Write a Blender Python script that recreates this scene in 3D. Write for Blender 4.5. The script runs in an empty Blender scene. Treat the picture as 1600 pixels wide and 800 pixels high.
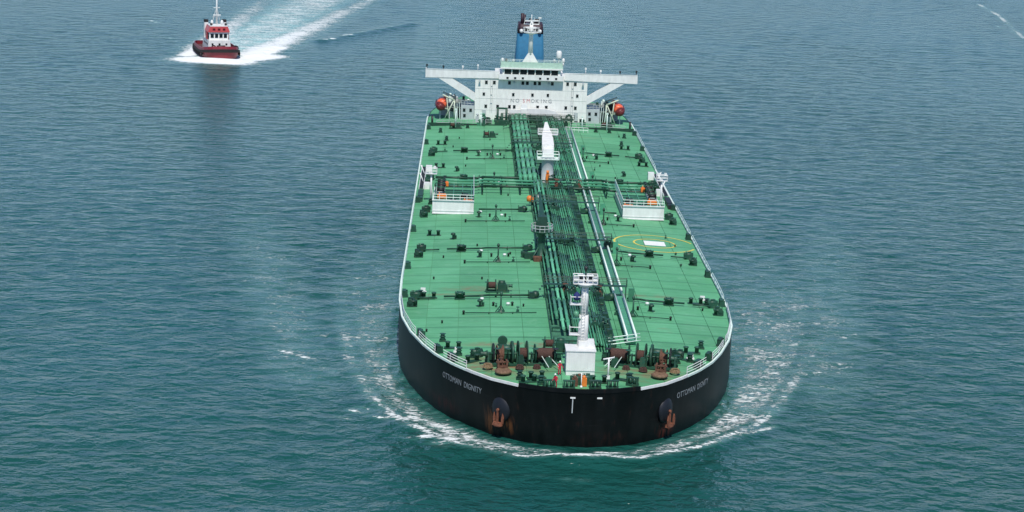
import bpy, math, random
import numpy as np
from mathutils import Vector, Matrix
random.seed(7)
rng = np.random.RandomState(11)
sc = bpy.context.scene
COL = sc.collection
PI = math.pi

# ------------------------------------------------------------------ camera
F, PITCH, YAW, ROLL = 3148.14, 0.20933, 0.02578, 0.03539     # focal length in photo pixels, angles in radians
CAM = Vector((-15.078, -237.06, 74.67))
fw = Vector((math.sin(YAW)*math.cos(PITCH), math.cos(YAW)*math.cos(PITCH), -math.sin(PITCH)))
r0 = Vector((math.cos(YAW), -math.sin(YAW), 0)); u0 = r0.cross(fw)
RT = math.cos(ROLL)*r0 + math.sin(ROLL)*u0
UP = -math.sin(ROLL)*r0 + math.cos(ROLL)*u0
cam = bpy.data.cameras.new('camera'); camo = bpy.data.objects.new('camera', cam); COL.objects.link(camo)
m = Matrix((RT, UP, -fw)).transposed().to_4x4(); m.translation = CAM; camo.matrix_world = m
cam.sensor_width = 36; cam.lens = F/1600*36; cam.clip_start = 1; cam.clip_end = 40000
sc.camera = camo
sc.render.resolution_x = 1024; sc.render.resolution_y = 512

# ------------------------------------------------------------------ light
SUN_EL, SUN_AZ = math.radians(57), math.radians(4)          # azimuth from the ship's axis towards +X, on the bow side
sd = Vector((math.sin(SUN_AZ)*math.cos(SUN_EL), -math.cos(SUN_AZ)*math.cos(SUN_EL), math.sin(SUN_EL)))
w = bpy.data.worlds.new('World'); sc.world = w; w.use_nodes = True
nt = w.node_tree; bg = nt.nodes['Background']
sky = nt.nodes.new('ShaderNodeTexSky'); sky.sky_type = 'NISHITA'; sky.sun_disc = False
sky.sun_elevation = SUN_EL; sky.sun_rotation = PI - SUN_AZ; sky.air_density = 0.75; sky.dust_density = 0.1; sky.ozone_density = 4.0; sky.altitude = 800
nt.links.new(sky.outputs[0], bg.inputs[0]); bg.inputs[1].default_value = 0.108
sun = bpy.data.lights.new('sun', 'SUN'); suno = bpy.data.objects.new('sun', sun); COL.objects.link(suno)
sun.energy = 3.2; sun.angle = math.radians(0.6); sun.color = (1, .955, .89)
suno.rotation_euler = sd.to_track_quat('Z', 'Y').to_euler(); suno.location = (0, -100, 300)
vs = sc.view_settings; vs.view_transform = 'Standard'; vs.look = 'None'; vs.exposure = 0.42; vs.gamma = 1; vs.use_curve_mapping = False

# ------------------------------------------------------------------ the ship's lines
DK = 7.5
HT = [(0, 0), (.12, 1.6), (.6, 4.2), (1.9, 7.2), (4.8, 10.9), (8, 13.4), (11.7, 15.8), (16, 18), (20.7, 19.7), (28, 21.7), (36, 23.1), (46, 23.8), (58, 24),
      (232, 24), (245, 23.2), (258, 20.8), (268, 17.6), (274, 15)]
HY = [a for a, b in HT]; HX = [b for a, b in HT]
def hw(y): return float(np.interp(y, HY, HX))
def dz(x, y):
    h = hw(y); t = min(1, abs(x)/max(h, .1))
    return DK + .75*(1-t*t)*min(1, h/24)
def at(px, py, z=None):                                       # photo pixel -> point on the deck (or on the plane z)
    d = (px-800)/F*RT - (py-400)/F*UP + fw
    zz = DK+.4 if z is None else z
    for _ in range(6):
        p = CAM + d*((zz-CAM.z)/d.z)
        if z is not None: break
        zz = dz(p.x, p.y)
    return p
def aty(px, py, Y):
    d = (px-800)/F*RT - (py-400)/F*UP + fw
    return CAM + d*((Y-CAM.y)/d.y)

# ------------------------------------------------------------------ materials
MATS = {}
def mat(name, col, rough=.5, metal=0, var=.06, scale=1.5, dirt=None, dirt_amt=0, dirt_scale=.6, rnd=.0, bump=0, spec=.5, stretch=None):
    if name in MATS: return MATS[name]
    M = bpy.data.materials.new(name); M.use_nodes = True; n = M.node_tree; b = n.nodes['Principled BSDF']; L = n.links.new
    tc = n.nodes.new('ShaderNodeTexCoord'); vec = tc.outputs['Object']
    if stretch:
        mp = n.nodes.new('ShaderNodeMapping'); mp.inputs['Scale'].default_value = stretch; L(vec, mp.inputs[0]); vec = mp.outputs[0]
    nz = n.nodes.new('ShaderNodeTexNoise'); nz.inputs['Scale'].default_value = scale; nz.inputs['Detail'].default_value = 5; L(vec, nz.inputs['Vector'])
    mr = n.nodes.new('ShaderNodeMapRange'); mr.inputs[1].default_value = .25; mr.inputs[2].default_value = .75
    mr.inputs[3].default_value = 1-var*1.6; mr.inputs[4].default_value = 1+var*1.6; L(nz.outputs['Fac'], mr.inputs[0])
    val = mr.outputs[0]
    if rnd:
        oi = n.nodes.new('ShaderNodeObjectInfo'); m2 = n.nodes.new('ShaderNodeMapRange'); m2.inputs[3].default_value = 1-rnd; m2.inputs[4].default_value = 1+rnd
        L(oi.outputs['Random'], m2.inputs[0]); mm = n.nodes.new('ShaderNodeMath'); mm.operation = 'MULTIPLY'; L(val, mm.inputs[0]); L(m2.outputs[0], mm.inputs[1]); val = mm.outputs[0]
    hs = n.nodes.new('ShaderNodeHueSaturation'); hs.inputs['Color'].default_value = (*col, 1); L(val, hs.inputs['Value'])
    out = hs.outputs[0]
    if dirt:
        n2 = n.nodes.new('ShaderNodeTexNoise'); n2.inputs['Scale'].default_value = dirt_scale; n2.inputs['Detail'].default_value = 8; n2.inputs['Roughness'].default_value = .65; L(vec, n2.inputs['Vector'])
        cr = n.nodes.new('ShaderNodeMapRange'); cr.inputs[1].default_value = .56; cr.inputs[2].default_value = .74; cr.inputs[4].default_value = dirt_amt; L(n2.outputs['Fac'], cr.inputs[0])
        mx = n.nodes.new('ShaderNodeMixRGB'); mx.inputs[2].default_value = (*dirt, 1); L(cr.outputs[0], mx.inputs[0]); L(out, mx.inputs[1]); out = mx.outputs[0]
    L(out, b.inputs['Base Color']); b.inputs['Roughness'].default_value = rough; b.inputs['Metallic'].default_value = metal
    b.inputs['Specular IOR Level'].default_value = spec
    if bump:
        bp = n.nodes.new('ShaderNodeBump'); bp.inputs['Strength'].default_value = bump; bp.inputs['Distance'].default_value = .05
        L(nz.outputs['Fac'], bp.inputs['Height']); L(bp.outputs[0], b.inputs['Normal'])
    MATS[name] = M; return M
RUST = (.16, .065, .03)
m_white = mat('white paint', (.71, .715, .69), .45, dirt=(.42, .36, .28), dirt_amt=.35, dirt_scale=.5, stretch=(1, 1, .35))
m_wall = mat('cream white plating', (.735, .74, .695), .5, dirt=(.40, .34, .26), dirt_amt=.42, dirt_scale=.35, stretch=(1, 1, .3))
m_grey = mat('pale grey paint', (.42, .46, .46), .5, dirt=RUST, dirt_amt=.3)
m_pale = mat('pale green rail paint', (.68, .80, .72), .45, dirt=RUST, dirt_amt=.35, dirt_scale=1.2)
m_dgreen = mat('dark green paint', (.012, .06, .035), .5, var=.15, dirt=RUST, dirt_amt=.35, dirt_scale=1.3, rnd=.3)
m_pipe = mat('green pipe paint', (.055, .23, .13), .42, var=.12, dirt=RUST, dirt_amt=.4, dirt_scale=.9, rnd=.35)
m_pipe2 = mat('light green pipe paint', (.11, .37, .22), .42, var=.12, dirt=RUST, dirt_amt=.3, dirt_scale=.9, rnd=.2)
m_black = mat('black fitting', (.012, .013, .013), .5)
m_glass = mat('dark window glass', (.010, .014, .018), .08, var=.02)
m_rust = mat('rust', (.11, .05, .028), .8, var=.3, scale=4, dirt=(.06, .03, .02), dirt_amt=.6, dirt_scale=3)
m_orust = mat('orange anchor paint', (.19, .066, .034), .7, var=.25, scale=3, dirt=(.10, .04, .02), dirt_amt=.6, dirt_scale=2)
m_rope = mat('brown mooring rope', (.065, .032, .024), .9, var=.35, scale=9)
m_orange = mat('orange paint', (.70, .20, .03), .5, dirt=RUST, dirt_amt=.2)
m_boat = mat('lifeboat orange', (.78, .13, .055), .4, var=.08)
m_boatd = mat('lifeboat dark red bottom', (.13, .014, .016), .5)
m_blue = mat('funnel blue', (.014, .125, .235), .8, var=.08)
m_marn = mat('maroon black funnel top', (.030, .010, .018), .6)
m_cgreen = mat('compass deck pale green', (.36, .52, .42), .6, var=.1)
m_yellow = mat('yellow marking', (.66, .56, .10), .6, dirt=(.08, .25, .13), dirt_amt=.45, dirt_scale=.9)
m_mwhite = mat('white deck marking', (.78, .80, .77), .6, dirt=(.2, .4, .3), dirt_amt=.6, dirt_scale=.9)
m_navy = mat('navy cloth', (.012, .022, .12), .8)
m_red = mat('tug red', (.20, .018, .028), .45, var=.1, dirt=(.10, .02, .02), dirt_amt=.5, dirt_scale=.7)
m_tred = mat('tug wheelhouse red', (.50, .07, .075), .45, var=.06)
m_rub = mat('black rubber', (.014, .013, .013), .85, var=.2)
m_cover = mat('red coverall', (.55, .02, .05), .85, var=.12, scale=6)
m_skin = mat('skin', (.42, .22, .14), .6)

def deck_material():
    M = bpy.data.materials.new('green deck paint'); M.use_nodes = True; n = M.node_tree; b = n.nodes['Principled BSDF']; L = n.links.new
    tc = n.nodes.new('ShaderNodeTexCoord'); P = tc.outputs['Object']
    def noise(scale, det=6, st=None, rough=.6):
        v = P
        if st:
            mp = n.nodes.new('ShaderNodeMapping'); mp.inputs['Scale'].default_value = st; L(P, mp.inputs[0]); v = mp.outputs[0]
        z = n.nodes.new('ShaderNodeTexNoise'); z.inputs['Scale'].default_value = scale; z.inputs['Detail'].default_value = det; z.inputs['Roughness'].default_value = rough; L(v, z.inputs['Vector']); return z.outputs['Fac']
    def rmp(f, a, c, lo, hi):
        r = n.nodes.new('ShaderNodeMapRange'); r.inputs[1].default_value = a; r.inputs[2].default_value = c; r.inputs[3].default_value = lo; r.inputs[4].default_value = hi; L(f, r.inputs[0]); return r.outputs[0]
    def mix(f, a, c):
        x = n.nodes.new('ShaderNodeMixRGB'); L(f, x.inputs[0])
        if isinstance(a, tuple): x.inputs[1].default_value = (*a, 1)
        else: L(a, x.inputs[1])
        x.inputs[2].default_value = (*c, 1); return x.outputs[0]
    def mul(a, c):
        x = n.nodes.new('ShaderNodeMath'); x.operation = 'MULTIPLY'; L(a, x.inputs[0])
        if isinstance(c, float): x.inputs[1].default_value = c
        else: L(c, x.inputs[1])
        return x.outputs[0]
    def wave(axis, scale, dist):
        wv = n.nodes.new('ShaderNodeTexWave'); wv.bands_direction = axis; wv.inputs['Scale'].default_value = scale; wv.inputs['Distortion'].default_value = dist; wv.inputs['Detail'].default_value = 3
        L(P, wv.inputs['Vector']); return wv.outputs['Fac']
    c = mix(rmp(noise(.09, 8), .38, .64, 0, 1), (.086, .325, .150), (.118, .385, .195))
    c = mix(rmp(noise(.8, 8, (.25, 1.6, 1), .7), .45, .70, 0, .75), c, (.062, .255, .115))         # scuffed bands along the frames
    c = mix(rmp(noise(.5, 9, None, .72), .55, .72, 0, .65), c, (.18, .42, .24))                # chalky worn paint
    c = mix(rmp(wave('Y', .0582, .35), .965, .995, 0, .55), c, (.025, .13, .065)); c = mix(rmp(wave('Y', .36, .8), .75, 1, 0, .16), c, (.03, .15, .075))                    # dirt along the deck frames
    c = mix(rmp(noise(.22, 9, (1, .35, 1), .75), .60, .72, 0, .55), c, (.055, .17, .085)); c = mix(rmp(noise(.33, 10, (.5, 1, 1), .8), .60, .68, 0, .55), c, (.17, .22, .12)); c = mix(rmp(noise(1.7, 8, None, .7), .66, .78, 0, .8), c, RUST)                           # rust specks
    sx = n.nodes.new('ShaderNodeSeparateXYZ'); L(P, sx.inputs[0])
    # rusty runs where the anchor chains and winches wear the paint off
    for (x0, y0, rx, ry, a) in ((-9.5, 10.5, 8, 6.5, .95), (8.5, 10, 7, 6, .85), (-7, 20.6, 9, 1.6, .9), (-12.5, 52.5, 6, 2.2, .65), (-18, 49, 9, .8, .5), (12, 51, 9, 1.2, .45), (-9.2, 54, 1.6, 5, .6), (12, 205, 7, 1.2, .3)):
        vm = n.nodes.new('ShaderNodeVectorMath'); vm.operation = 'SUBTRACT'; L(P, vm.inputs[0]); vm.inputs[1].default_value = (x0, y0, 0)
        v2 = n.nodes.new('ShaderNodeVectorMath'); v2.operation = 'MULTIPLY'; L(vm.outputs[0], v2.inputs[0]); v2.inputs[1].default_value = (1/rx, 1/ry, 0)
        v3 = n.nodes.new('ShaderNodeVectorMath'); v3.operation = 'LENGTH'; L(v2.outputs[0], v3.inputs[0])
        c = mix(mul(rmp(v3.outputs['Value'], .2, 1.1, a, 0), rmp(noise(.55, 8, (1, 1.5, 1), .68), .40, .60, .05, 1)), c, (.23, .135, .075))
    oi = n.nodes.new('ShaderNodeObjectInfo'); hs = n.nodes.new('ShaderNodeHueSaturation'); L(rmp(oi.outputs['Random'], 0, 1, .90, 1.1), hs.inputs['Value']); L(c, hs.inputs['Color'])
    L(hs.outputs[0], b.inputs['Base Color']); b.inputs['Roughness'].default_value = .62
    bp = n.nodes.new('ShaderNodeBump'); bp.inputs['Strength'].default_value = .35; bp.inputs['Distance'].default_value = .06
    L(wave('Y', .18, .8), bp.inputs['Height']); L(bp.outputs[0], b.inputs['Normal'])
    return M
m_deck = deck_material()
m_base = mat('deck seam dark green', (.07, .25, .13), .8)

def hull_material():
    M = bpy.data.materials.new('black hull paint'); M.use_nodes = True; n = M.node_tree; b = n.nodes['Principled BSDF']; L = n.links.new
    tc = n.nodes.new('ShaderNodeTexCoord')
    mp = n.nodes.new('ShaderNodeMapping'); mp.inputs['Scale'].default_value = (1, 1, .16); L(tc.outputs['Object'], mp.inputs[0])
    a = n.nodes.new('ShaderNodeTexNoise'); a.inputs['Scale'].default_value = .8; a.inputs['Detail'].default_value = 8; L(mp.outputs[0], a.inputs['Vector'])
    r = n.nodes.new('ShaderNodeValToRGB'); r.color_ramp.elements[0].position = .35; r.color_ramp.elements[0].color = (.002, .0028, .003, 1)
    r.color_ramp.elements[1].position = .72; r.color_ramp.elements[1].color = (.006, .0075, .008, 1); L(a.outputs['Fac'], r.inputs[0])
    a2 = n.nodes.new('ShaderNodeTexNoise'); a2.inputs['Scale'].default_value = 1.6; a2.inputs['Detail'].default_value = 9; L(mp.outputs[0], a2.inputs['Vector'])
    r2 = n.nodes.new('ShaderNodeMapRange'); r2.inputs[1].default_value = .62; r2.inputs[2].default_value = .75; r2.inputs[4].default_value = .6; L(a2.outputs['Fac'], r2.inputs[0])
    mx = n.nodes.new('ShaderNodeMixRGB'); mx.inputs[2].default_value = (.035, .014, .009, 1); L(r2.outputs[0], mx.inputs[0]); L(r.outputs[0], mx.inputs[1])
    mps = n.nodes.new('ShaderNodeMapping'); mps.inputs['Scale'].default_value = (.25, .25, 3.2); L(tc.outputs['Object'], mps.inputs[0])
    as_ = n.nodes.new('ShaderNodeTexNoise'); as_.inputs['Scale'].default_value = .9; as_.inputs['Detail'].default_value = 10; as_.inputs['Roughness'].default_value = .7; L(mps.outputs[0], as_.inputs['Vector'])
    rs = n.nodes.new('ShaderNodeMapRange'); rs.inputs[1].default_value = .60; rs.inputs[2].default_value = .78; rs.inputs[4].default_value = .55; L(as_.outputs['Fac'], rs.inputs[0])
    mxs = n.nodes.new('ShaderNodeMixRGB'); mxs.inputs[2].default_value = (.030, .034, .036, 1); L(rs.outputs[0], mxs.inputs[0]); L(mx.outputs[0], mxs.inputs[1])
    out = mxs.outputs[0]
    for (x0, y0, z0, rx, rz, col, am) in ((-10.6, 4.2, 2.2, 1.1, 2.6, (.13, .052, .02), .9), (-8.6, 3, 1.9, 1.2, 1.6, (.16, .06, .02), .7), (11.3, 5, 1.4, 1.6, 1.6, (.14, .03, .02), .7), (-17, 14, 1.5, 3, 1.2, (.06, .01, .012), .6), (3, 2, 1.0, 5, 1.2, (.03, .012, .010), .4)):
        vm = n.nodes.new('ShaderNodeVectorMath'); vm.operation = 'SUBTRACT'; L(tc.outputs['Object'], vm.inputs[0]); vm.inputs[1].default_value = (x0, y0, z0)
        v2 = n.nodes.new('ShaderNodeVectorMath'); v2.operation = 'MULTIPLY'; L(vm.outputs[0], v2.inputs[0]); v2.inputs[1].default_value = (1/rx, 0, 1/rz)
        v3 = n.nodes.new('ShaderNodeVectorMath'); v3.operation = 'LENGTH'; L(v2.outputs[0], v3.inputs[0])
        f1 = n.nodes.new('ShaderNodeMapRange'); f1.inputs[1].default_value = .3; f1.inputs[2].default_value = 1; f1.inputs[3].default_value = am; f1.inputs[4].default_value = 0; L(v3.outputs['Value'], f1.inputs[0])
        a4 = n.nodes.new('ShaderNodeTexNoise'); a4.inputs['Scale'].default_value = 2.4; a4.inputs['Detail'].default_value = 7; L(mp.outputs[0], a4.inputs['Vector'])
        f2 = n.nodes.new('ShaderNodeMapRange'); f2.inputs[1].default_value = .42; f2.inputs[2].default_value = .62; L(a4.outputs['Fac'], f2.inputs[0])
        f3 = n.nodes.new('ShaderNodeMath'); f3.operation = 'MULTIPLY'; L(f1.outputs[0], f3.inputs[0]); L(f2.outputs[0], f3.inputs[1])
        m3 = n.nodes.new('ShaderNodeMixRGB'); m3.inputs[2].default_value = (*col, 1); L(f3.outputs[0], m3.inputs[0]); L(out, m3.inputs[1]); out = m3.outputs[0]
    L(out, b.inputs['Base Color']); b.inputs['Roughness'].default_value = .45; b.inputs['Specular IOR Level'].default_value = .22
    a3 = n.nodes.new('ShaderNodeTexNoise'); a3.inputs['Scale'].default_value = .35; L(tc.outputs['Object'], a3.inputs['Vector'])
    bp = n.nodes.new('ShaderNodeBump'); bp.inputs['Strength'].default_value = .3; bp.inputs['Distance'].default_value = .08; L(a3.outputs['Fac'], bp.inputs['Height']); L(bp.outputs[0], b.inputs['Normal'])
    return M
m_hull = hull_material()

# ------------------------------------------------------------------ mesh helpers
class MB:
    def __init__(s): s.v = []; s.f = []; s.sm = []; s.mi = []; s.cur = 0
    def face(s, idx, smooth=False): s.f.append(tuple(idx)); s.sm.append(smooth); s.mi.append(s.cur)
    def box(s, c, d, rz=0, taper=1.0, M=None):
        b = len(s.v); cx, cy, cz = c; hx, hy, hz = d[0]/2, d[1]/2, d[2]/2; co, si = math.cos(rz), math.sin(rz)
        for k in (-1, 1):
            t = taper if k > 0 else 1
            for (a, e) in ((-1, -1), (1, -1), (1, 1), (-1, 1)):
                x, y = a*hx*t, e*hy*t
                s.v.append((cx+x*co-y*si, cy+x*si+y*co, cz+k*hz))
        for q in ((3, 2, 1, 0), (4, 5, 6, 7), (0, 1, 5, 4), (1, 2, 6, 5), (2, 3, 7, 6), (3, 0, 4, 7)): s.face([b+i for i in q])
        return s
    def cyl(s, a, b, r, r2=None, n=8, cap=True):
        a = Vector(a); b = Vector(b); r2 = r if r2 is None else r2
        d = (b-a).normalized(); t = Vector((0, 0, 1)) if abs(d.z) < .9 else Vector((1, 0, 0))
        x = d.cross(t).normalized(); y = d.cross(x); i0 = len(s.v)
        for (p, rr) in ((a, r), (b, r2)):
            for k in range(n):
                g = 2*PI*k/n; s.v.append(tuple(p+rr*(math.cos(g)*x+math.sin(g)*y)))
        for k in range(n):
            j = (k+1) % n; s.face((i0+k, i0+n+k, i0+n+j, i0+j), n > 5)
        if cap:
            s.face([i0+k for k in range(n)]); s.face([i0+n+k for k in reversed(range(n))])
        return s
    def tube(s, pts, r, n=6):
        for a, b in zip(pts[:-1], pts[1:]): s.cyl(a, b, r, n=n)
        return s
    def lathe(s, prof, n=12, o=(0, 0, 0), axis='z'):
        i0 = len(s.v)
        for (r, z) in prof:
            for k in range(n):
                g = 2*PI*k/n; x, y = r*math.cos(g), r*math.sin(g)
                p = (x, y, z) if axis == 'z' else ((z, x, y) if axis == 'x' else (x, z, y))
                s.v.append((o[0]+p[0], o[1]+p[1], o[2]+p[2]))
        for q in range(len(prof)-1):
            for k in range(n):
                j = (k+1) % n; s.face((i0+q*n+k, i0+q*n+j, i0+(q+1)*n+j, i0+(q+1)*n+k), True)
        s.face([i0+k for k in reversed(range(n))]); s.face([i0+(len(prof)-1)*n+k for k in range(n)])
        return s
    def prism(s, poly, z0, z1):                                # poly: list of (x,y), or (x,y,zoff)
        i0 = len(s.v); n = len(poly)
        for z in (z0, z1):
            for p in poly: s.v.append((p[0], p[1], z+(p[2] if len(p) > 2 else 0)))
        s.face([i0+k for k in reversed(range(n))]); s.face([i0+n+k for k in range(n)])
        for k in range(n):
            j = (k+1) % n; s.face((i0+k, i0+j, i0+n+j, i0+n+k))
        return s
    def slab_xz(s, poly, y0, y1):                              # poly in (x,z), extruded along y
        i0 = len(s.v); n = len(poly)
        for y in (y0, y1):
            for p in poly: s.v.append((p[0], y, p[1]))
        s.face([i0+k for k in range(n)]); s.face([i0+n+k for k in reversed(range(n))])
        for k in range(n):
            j = (k+1) % n; s.face((i0+j, i0+k, i0+n+k, i0+n+j))
        return s
    def loft(s, rings, closed=True, caps=True, smooth=True):
        i0 = len(s.v); n = len(rings[0])
        for r in rings: s.v += [tuple(p) for p in r]
        for q in range(len(rings)-1):
            for k in range(n if closed else n-1):
                j = (k+1) % n; s.face((i0+q*n+k, i0+q*n+j, i0+(q+1)*n+j, i0+(q+1)*n+k), smooth)
        if caps: s.face([i0+k for k in reversed(range(n))]); s.face([i0+(len(rings)-1)*n+k for k in range(n)])
        return s
    def mesh(s, name, mats):
        me = bpy.data.meshes.new(name); me.from_pydata(s.v, [], s.f)
        for mm in (mats if isinstance(mats, (list, tuple)) else [mats]): me.materials.append(mm)
        me.polygons.foreach_set('use_smooth', s.sm); me.polygons.foreach_set('material_index', s.mi); me.update()
        return me
    def build(s, name, mats, parent=None): return put(name, s.mesh(name, mats), parent)
def put(name, me, parent=None, loc=(0, 0, 0), rz=0, scl=None):
    o = bpy.data.objects.new(name, me); COL.objects.link(o); o.location = loc; o.rotation_euler = (0, 0, rz)
    if scl: o.scale = scl
    if parent is not None: o.parent = parent
    return o
def empty(name, loc=(0, 0, 0), rz=0, parent=None):
    o = bpy.data.objects.new(name, None); COL.objects.link(o); o.location = loc; o.rotation_euler = (0, 0, rz)
    if parent is not None: o.parent = parent
    return o
def tag(o, label, cat, group=None):
    o['label'] = label; o['category'] = cat
    if group: o['group'] = group
    return o
def text_mesh(body, size, extrude=.02):
    c = bpy.data.curves.new('lettering', 'FONT'); c.body = body; c.size = size; c.extrude = extrude; c.resolution_u = 3
    o = bpy.data.objects.new('lettering', c); COL.objects.link(o)
    dg = bpy.context.evaluated_depsgraph_get(); me = bpy.data.meshes.new_from_object(o.evaluated_get(dg))
    bpy.data.objects.remove(o); bpy.data.curves.remove(c)
    return me

# ------------------------------------------------------------------ the sea: one sheet to the horizon
def grow(start, step, end, k):
    o = []; x = start
    while abs(x) < abs(end): x += step; o.append(x); step *= k
    return o
def make_sea():
    cx = np.arange(-225, 285.01, .8)
    xs = np.concatenate([np.array(grow(-225, -2, -14000, 1.35))[::-1], cx, np.array(grow(285, 2, 14000, 1.35))])
    yl = []; y = -45.; st = .55
    while y < 790: yl.append(y); y += st; st = .55 + .95*max(0, min(1, (y-60)/500))
    ys = np.concatenate([np.array(grow(-45, -2, -6000, 1.35))[::-1], yl, np.array(grow(yl[-1], 3, 20000, 1.3))])
    X, Y = np.meshgrid(xs, ys); nx, ny = len(xs), len(ys)
    sp = np.maximum(np.gradient(xs)[None, :], np.gradient(ys)[:, None])
    Z = np.zeros_like(X)
    for i in range(64):
        lam = 1.9*(10/1.9)**(rng.rand()**1.35); th = math.radians(rng.normal(0, 36)) + .15
        k = 2*PI/lam; kx, ky = k*math.sin(th), -k*math.cos(th); amp = .0125*lam/(2*PI)*(.6 if lam > 4 else 1.5)
        wgt = np.clip(lam/(2.6*np.abs(sp))-1, 0, 1)
        ph = kx*X+ky*Y+rng.rand()*2*PI
        Z += amp*wgt*(np.cos(ph)+.18*np.cos(2*ph))
    mod = .75+.35*np.sin(X*.021+Y*.008+1)*np.sin(Y*.017-X*.006)
    Z *= mod
    foam = np.zeros_like(X); aer = np.zeros_like(X)
    near = (np.abs(X) < 300) & (Y > -50) & (Y < 800); PX, PY = X[near], Y[near]
    def seg(a, b, qx=None, qy=None):
        qx = PX if qx is None else qx; qy = PY if qy is None else qy
        ax, ay = a[0], a[1]; dx, dy = b[0]-ax, b[1]-ay; l2 = dx*dx+dy*dy+1e-9
        t = np.clip(((qx-ax)*dx+(qy-ay)*dy)/l2, 0, 1)
        return np.hypot(qx-ax-t*dx, qy-ay-t*dy), t
    fo = np.zeros_like(PX); ae = np.zeros_like(PX); zz = np.zeros_like(PX)
    # --- the tanker's bow wave: crest curves off both bows, speckled foam between crest and hull
    h = np.interp(PY, HY, HX); inside = (np.abs(PX) < h) & (PY > 1.5)
    for s, crest in ((-1, [(2, -3.6), (-8, -3.0), (-15.5, 2.0), (-22.5, 11), (-26.5, 22), (-29.5, 36), (-31.5, 50), (-33.5, 72), (-35, 95)]),
                     (1, [(-2, -3.6), (7.6, -2.6), (15.5, 3), (24, 13), (28.5, 24), (32.5, 36), (36.5, 50), (40.5, 66), (44, 85)])):
        best = np.full_like(PX, 1e9); arc = np.zeros_like(PX); tot = 0
        for a, b in zip(crest[:-1], crest[1:]):
            d, t = seg(a, b); l = math.hypot(b[0]-a[0], b[1]-a[1]); c = d < best; best[c] = d[c]; arc[c] = (tot+t*l)[c]; tot += l
        fade = np.clip(1-arc/tot, 0, 1)
        fo = np.maximum(fo, np.exp(-(best/(.7+.02*arc))**2)*(.28+.44*fade**.7))
        zz += .38*np.exp(-(best/2.2)**2)*fade
        cxv = np.interp(PY, [c[1] for c in crest], [abs(c[0]) for c in crest])
        ins = np.clip((cxv-np.abs(PX))/2.0, 0, 1)*np.clip((np.abs(PX)-h-.2)/1.5, 0, 1)*(PX*s > 0)*(PY > -3.4)
        along = np.interp(PY, [-4, 3, 12, 30, 55, 80, 130], [.44, .56, .57, .53, .49, .44, .24])
        prox = np.interp((np.abs(PX)-h)/np.maximum(cxv-h, 1), [0, .15, .5, .85, 1], [.78, .95, 1.05, 1.05, 1])
        fo = np.maximum(fo, ins*along*prox)
        # foam flecks shed down the flank
        fl = np.exp(-((np.abs(PX)-31-.17*PY)/8)**2)*np.interp(PY, [8, 30, 60, 120, 200], [0, .38, .44, .38, 0])*(PX*s > 0)
        fo = np.maximum(fo, fl)
    edge = np.exp(-((np.abs(PX)-h-.35)/.5)**2)*(PY > 2)*np.interp(PY, [2, 30, 60, 200], [.55, .46, .36, .25]); fo = np.maximum(fo, edge)
    # --- breaking crests read off the photograph (ends of each streak on the water plane)
    streaks = [(438, 548, 487, 560, .9), (500, 573, 522, 580, .75), (525, 650, 545, 655, .6), (545, 640, 600, 655, .85), (560, 636, 640, 660, .7), (655, 683, 712, 689, 1.0), (680, 692, 740, 702, .7),
               (600, 618, 650, 645, .6), (755, 704, 830, 713, .8), (850, 712, 930, 716, .6), (930, 709, 1060, 708, .95), (1000, 702, 1090, 697, .6), (1095, 700, 1210, 668, .8), (1160, 702, 1205, 696, .6),
               (1180, 655, 1225, 640, .7), (1265, 585, 1325, 573, .65), (1268, 558, 1282, 545, .8), (1318, 529, 1334, 522, .7), (1230, 585, 1262, 560, .5), (1190, 690, 1270, 680, .45), (430, 505, 445, 510, .45),
               (455, 520, 470, 527, .5), (395, 388, 410, 392, .35), (318, 288, 345, 291, .35), (1300, 412, 1325, 416, .45), (1310, 345, 1345, 341, .4), (400, 445, 440, 462, .4), (880, 748, 915, 750, .5), (780, 765, 800, 768, .4),
               (483, 637, 487, 640, .5), (620, 680, 700, 700, .5), (1225, 660, 1300, 640, .4), (820, 742, 850, 744, .4), (990, 735, 1030, 733, .35), (1090, 470, 1130, 480, 0),
               (1528, 6, 1560, 24, .75), (1560, 24, 1600, 60, .75), (1555, 40, 1590, 52, .5), (505, 64, 522, 62, .95), (538, 57, 548, 56, 1.0), (518, 61, 538, 57, .5), (548, 55, 626, 41, .45), (235, 32, 245, 35, .8), (248, 45, 275, 50, .5), (262, 58, 280, 66, .5)]
    for (x0, y0, x1, y1, a) in streaks:
        A = at(x0, y0, 0); B = at(x1, y1, 0); d, t = seg(A, B); wd = .75+.0016*max(0, A.y); a = min(1., a*.9)
        fo = np.maximum(fo, a*np.exp(-(d/wd)**2)*(.8+.2*np.sin(t*9)))
    # --- the tug: white water round its hull, two wake arms, pale aerated water between
    tb = at(339, 90, 0); ft, fr = at(418, -2, 0), at(583, -2, 0); mid = at(500, -2, 0)
    d0, t0 = seg((tb.x, tb.y+3), (mid.x, mid.y))
    for end, wid, amp, beg in ((ft, 9.5, .80, (tb.x-8, tb.y+16)), (fr, 11, .84, (tb.x+10, tb.y+10))):
        d, t = seg(beg, (end.x, end.y)); fo = np.maximum(fo, np.exp(-(d/(wid*(1-.25*t)))**2)*amp*np.interp(t, [0, .35, 1], [1, .85, .62]))
    for (a, b, wd, am) in (((tb.x-5, tb.y-7), (tb.x+6, tb.y-9), 10.5, 1.25), ((tb.x+10, tb.y-2), (tb.x+16, tb.y+8), 8, 1.0), ((tb.x-10, tb.y+4), (tb.x-9, tb.y+24), 5, .9), ((tb.x-10, tb.y+8), (tb.x-8, tb.y+34), 4.5, .95), ((tb.x+11, tb.y+6), (tb.x+15, tb.y+32), 6, 1.15)):
        d, t = seg(a, b); fo = np.maximum(fo, am*np.exp(-(d/wd)**2)); zz += .7*np.exp(-(d/4)**2)*(am > 1)
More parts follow.
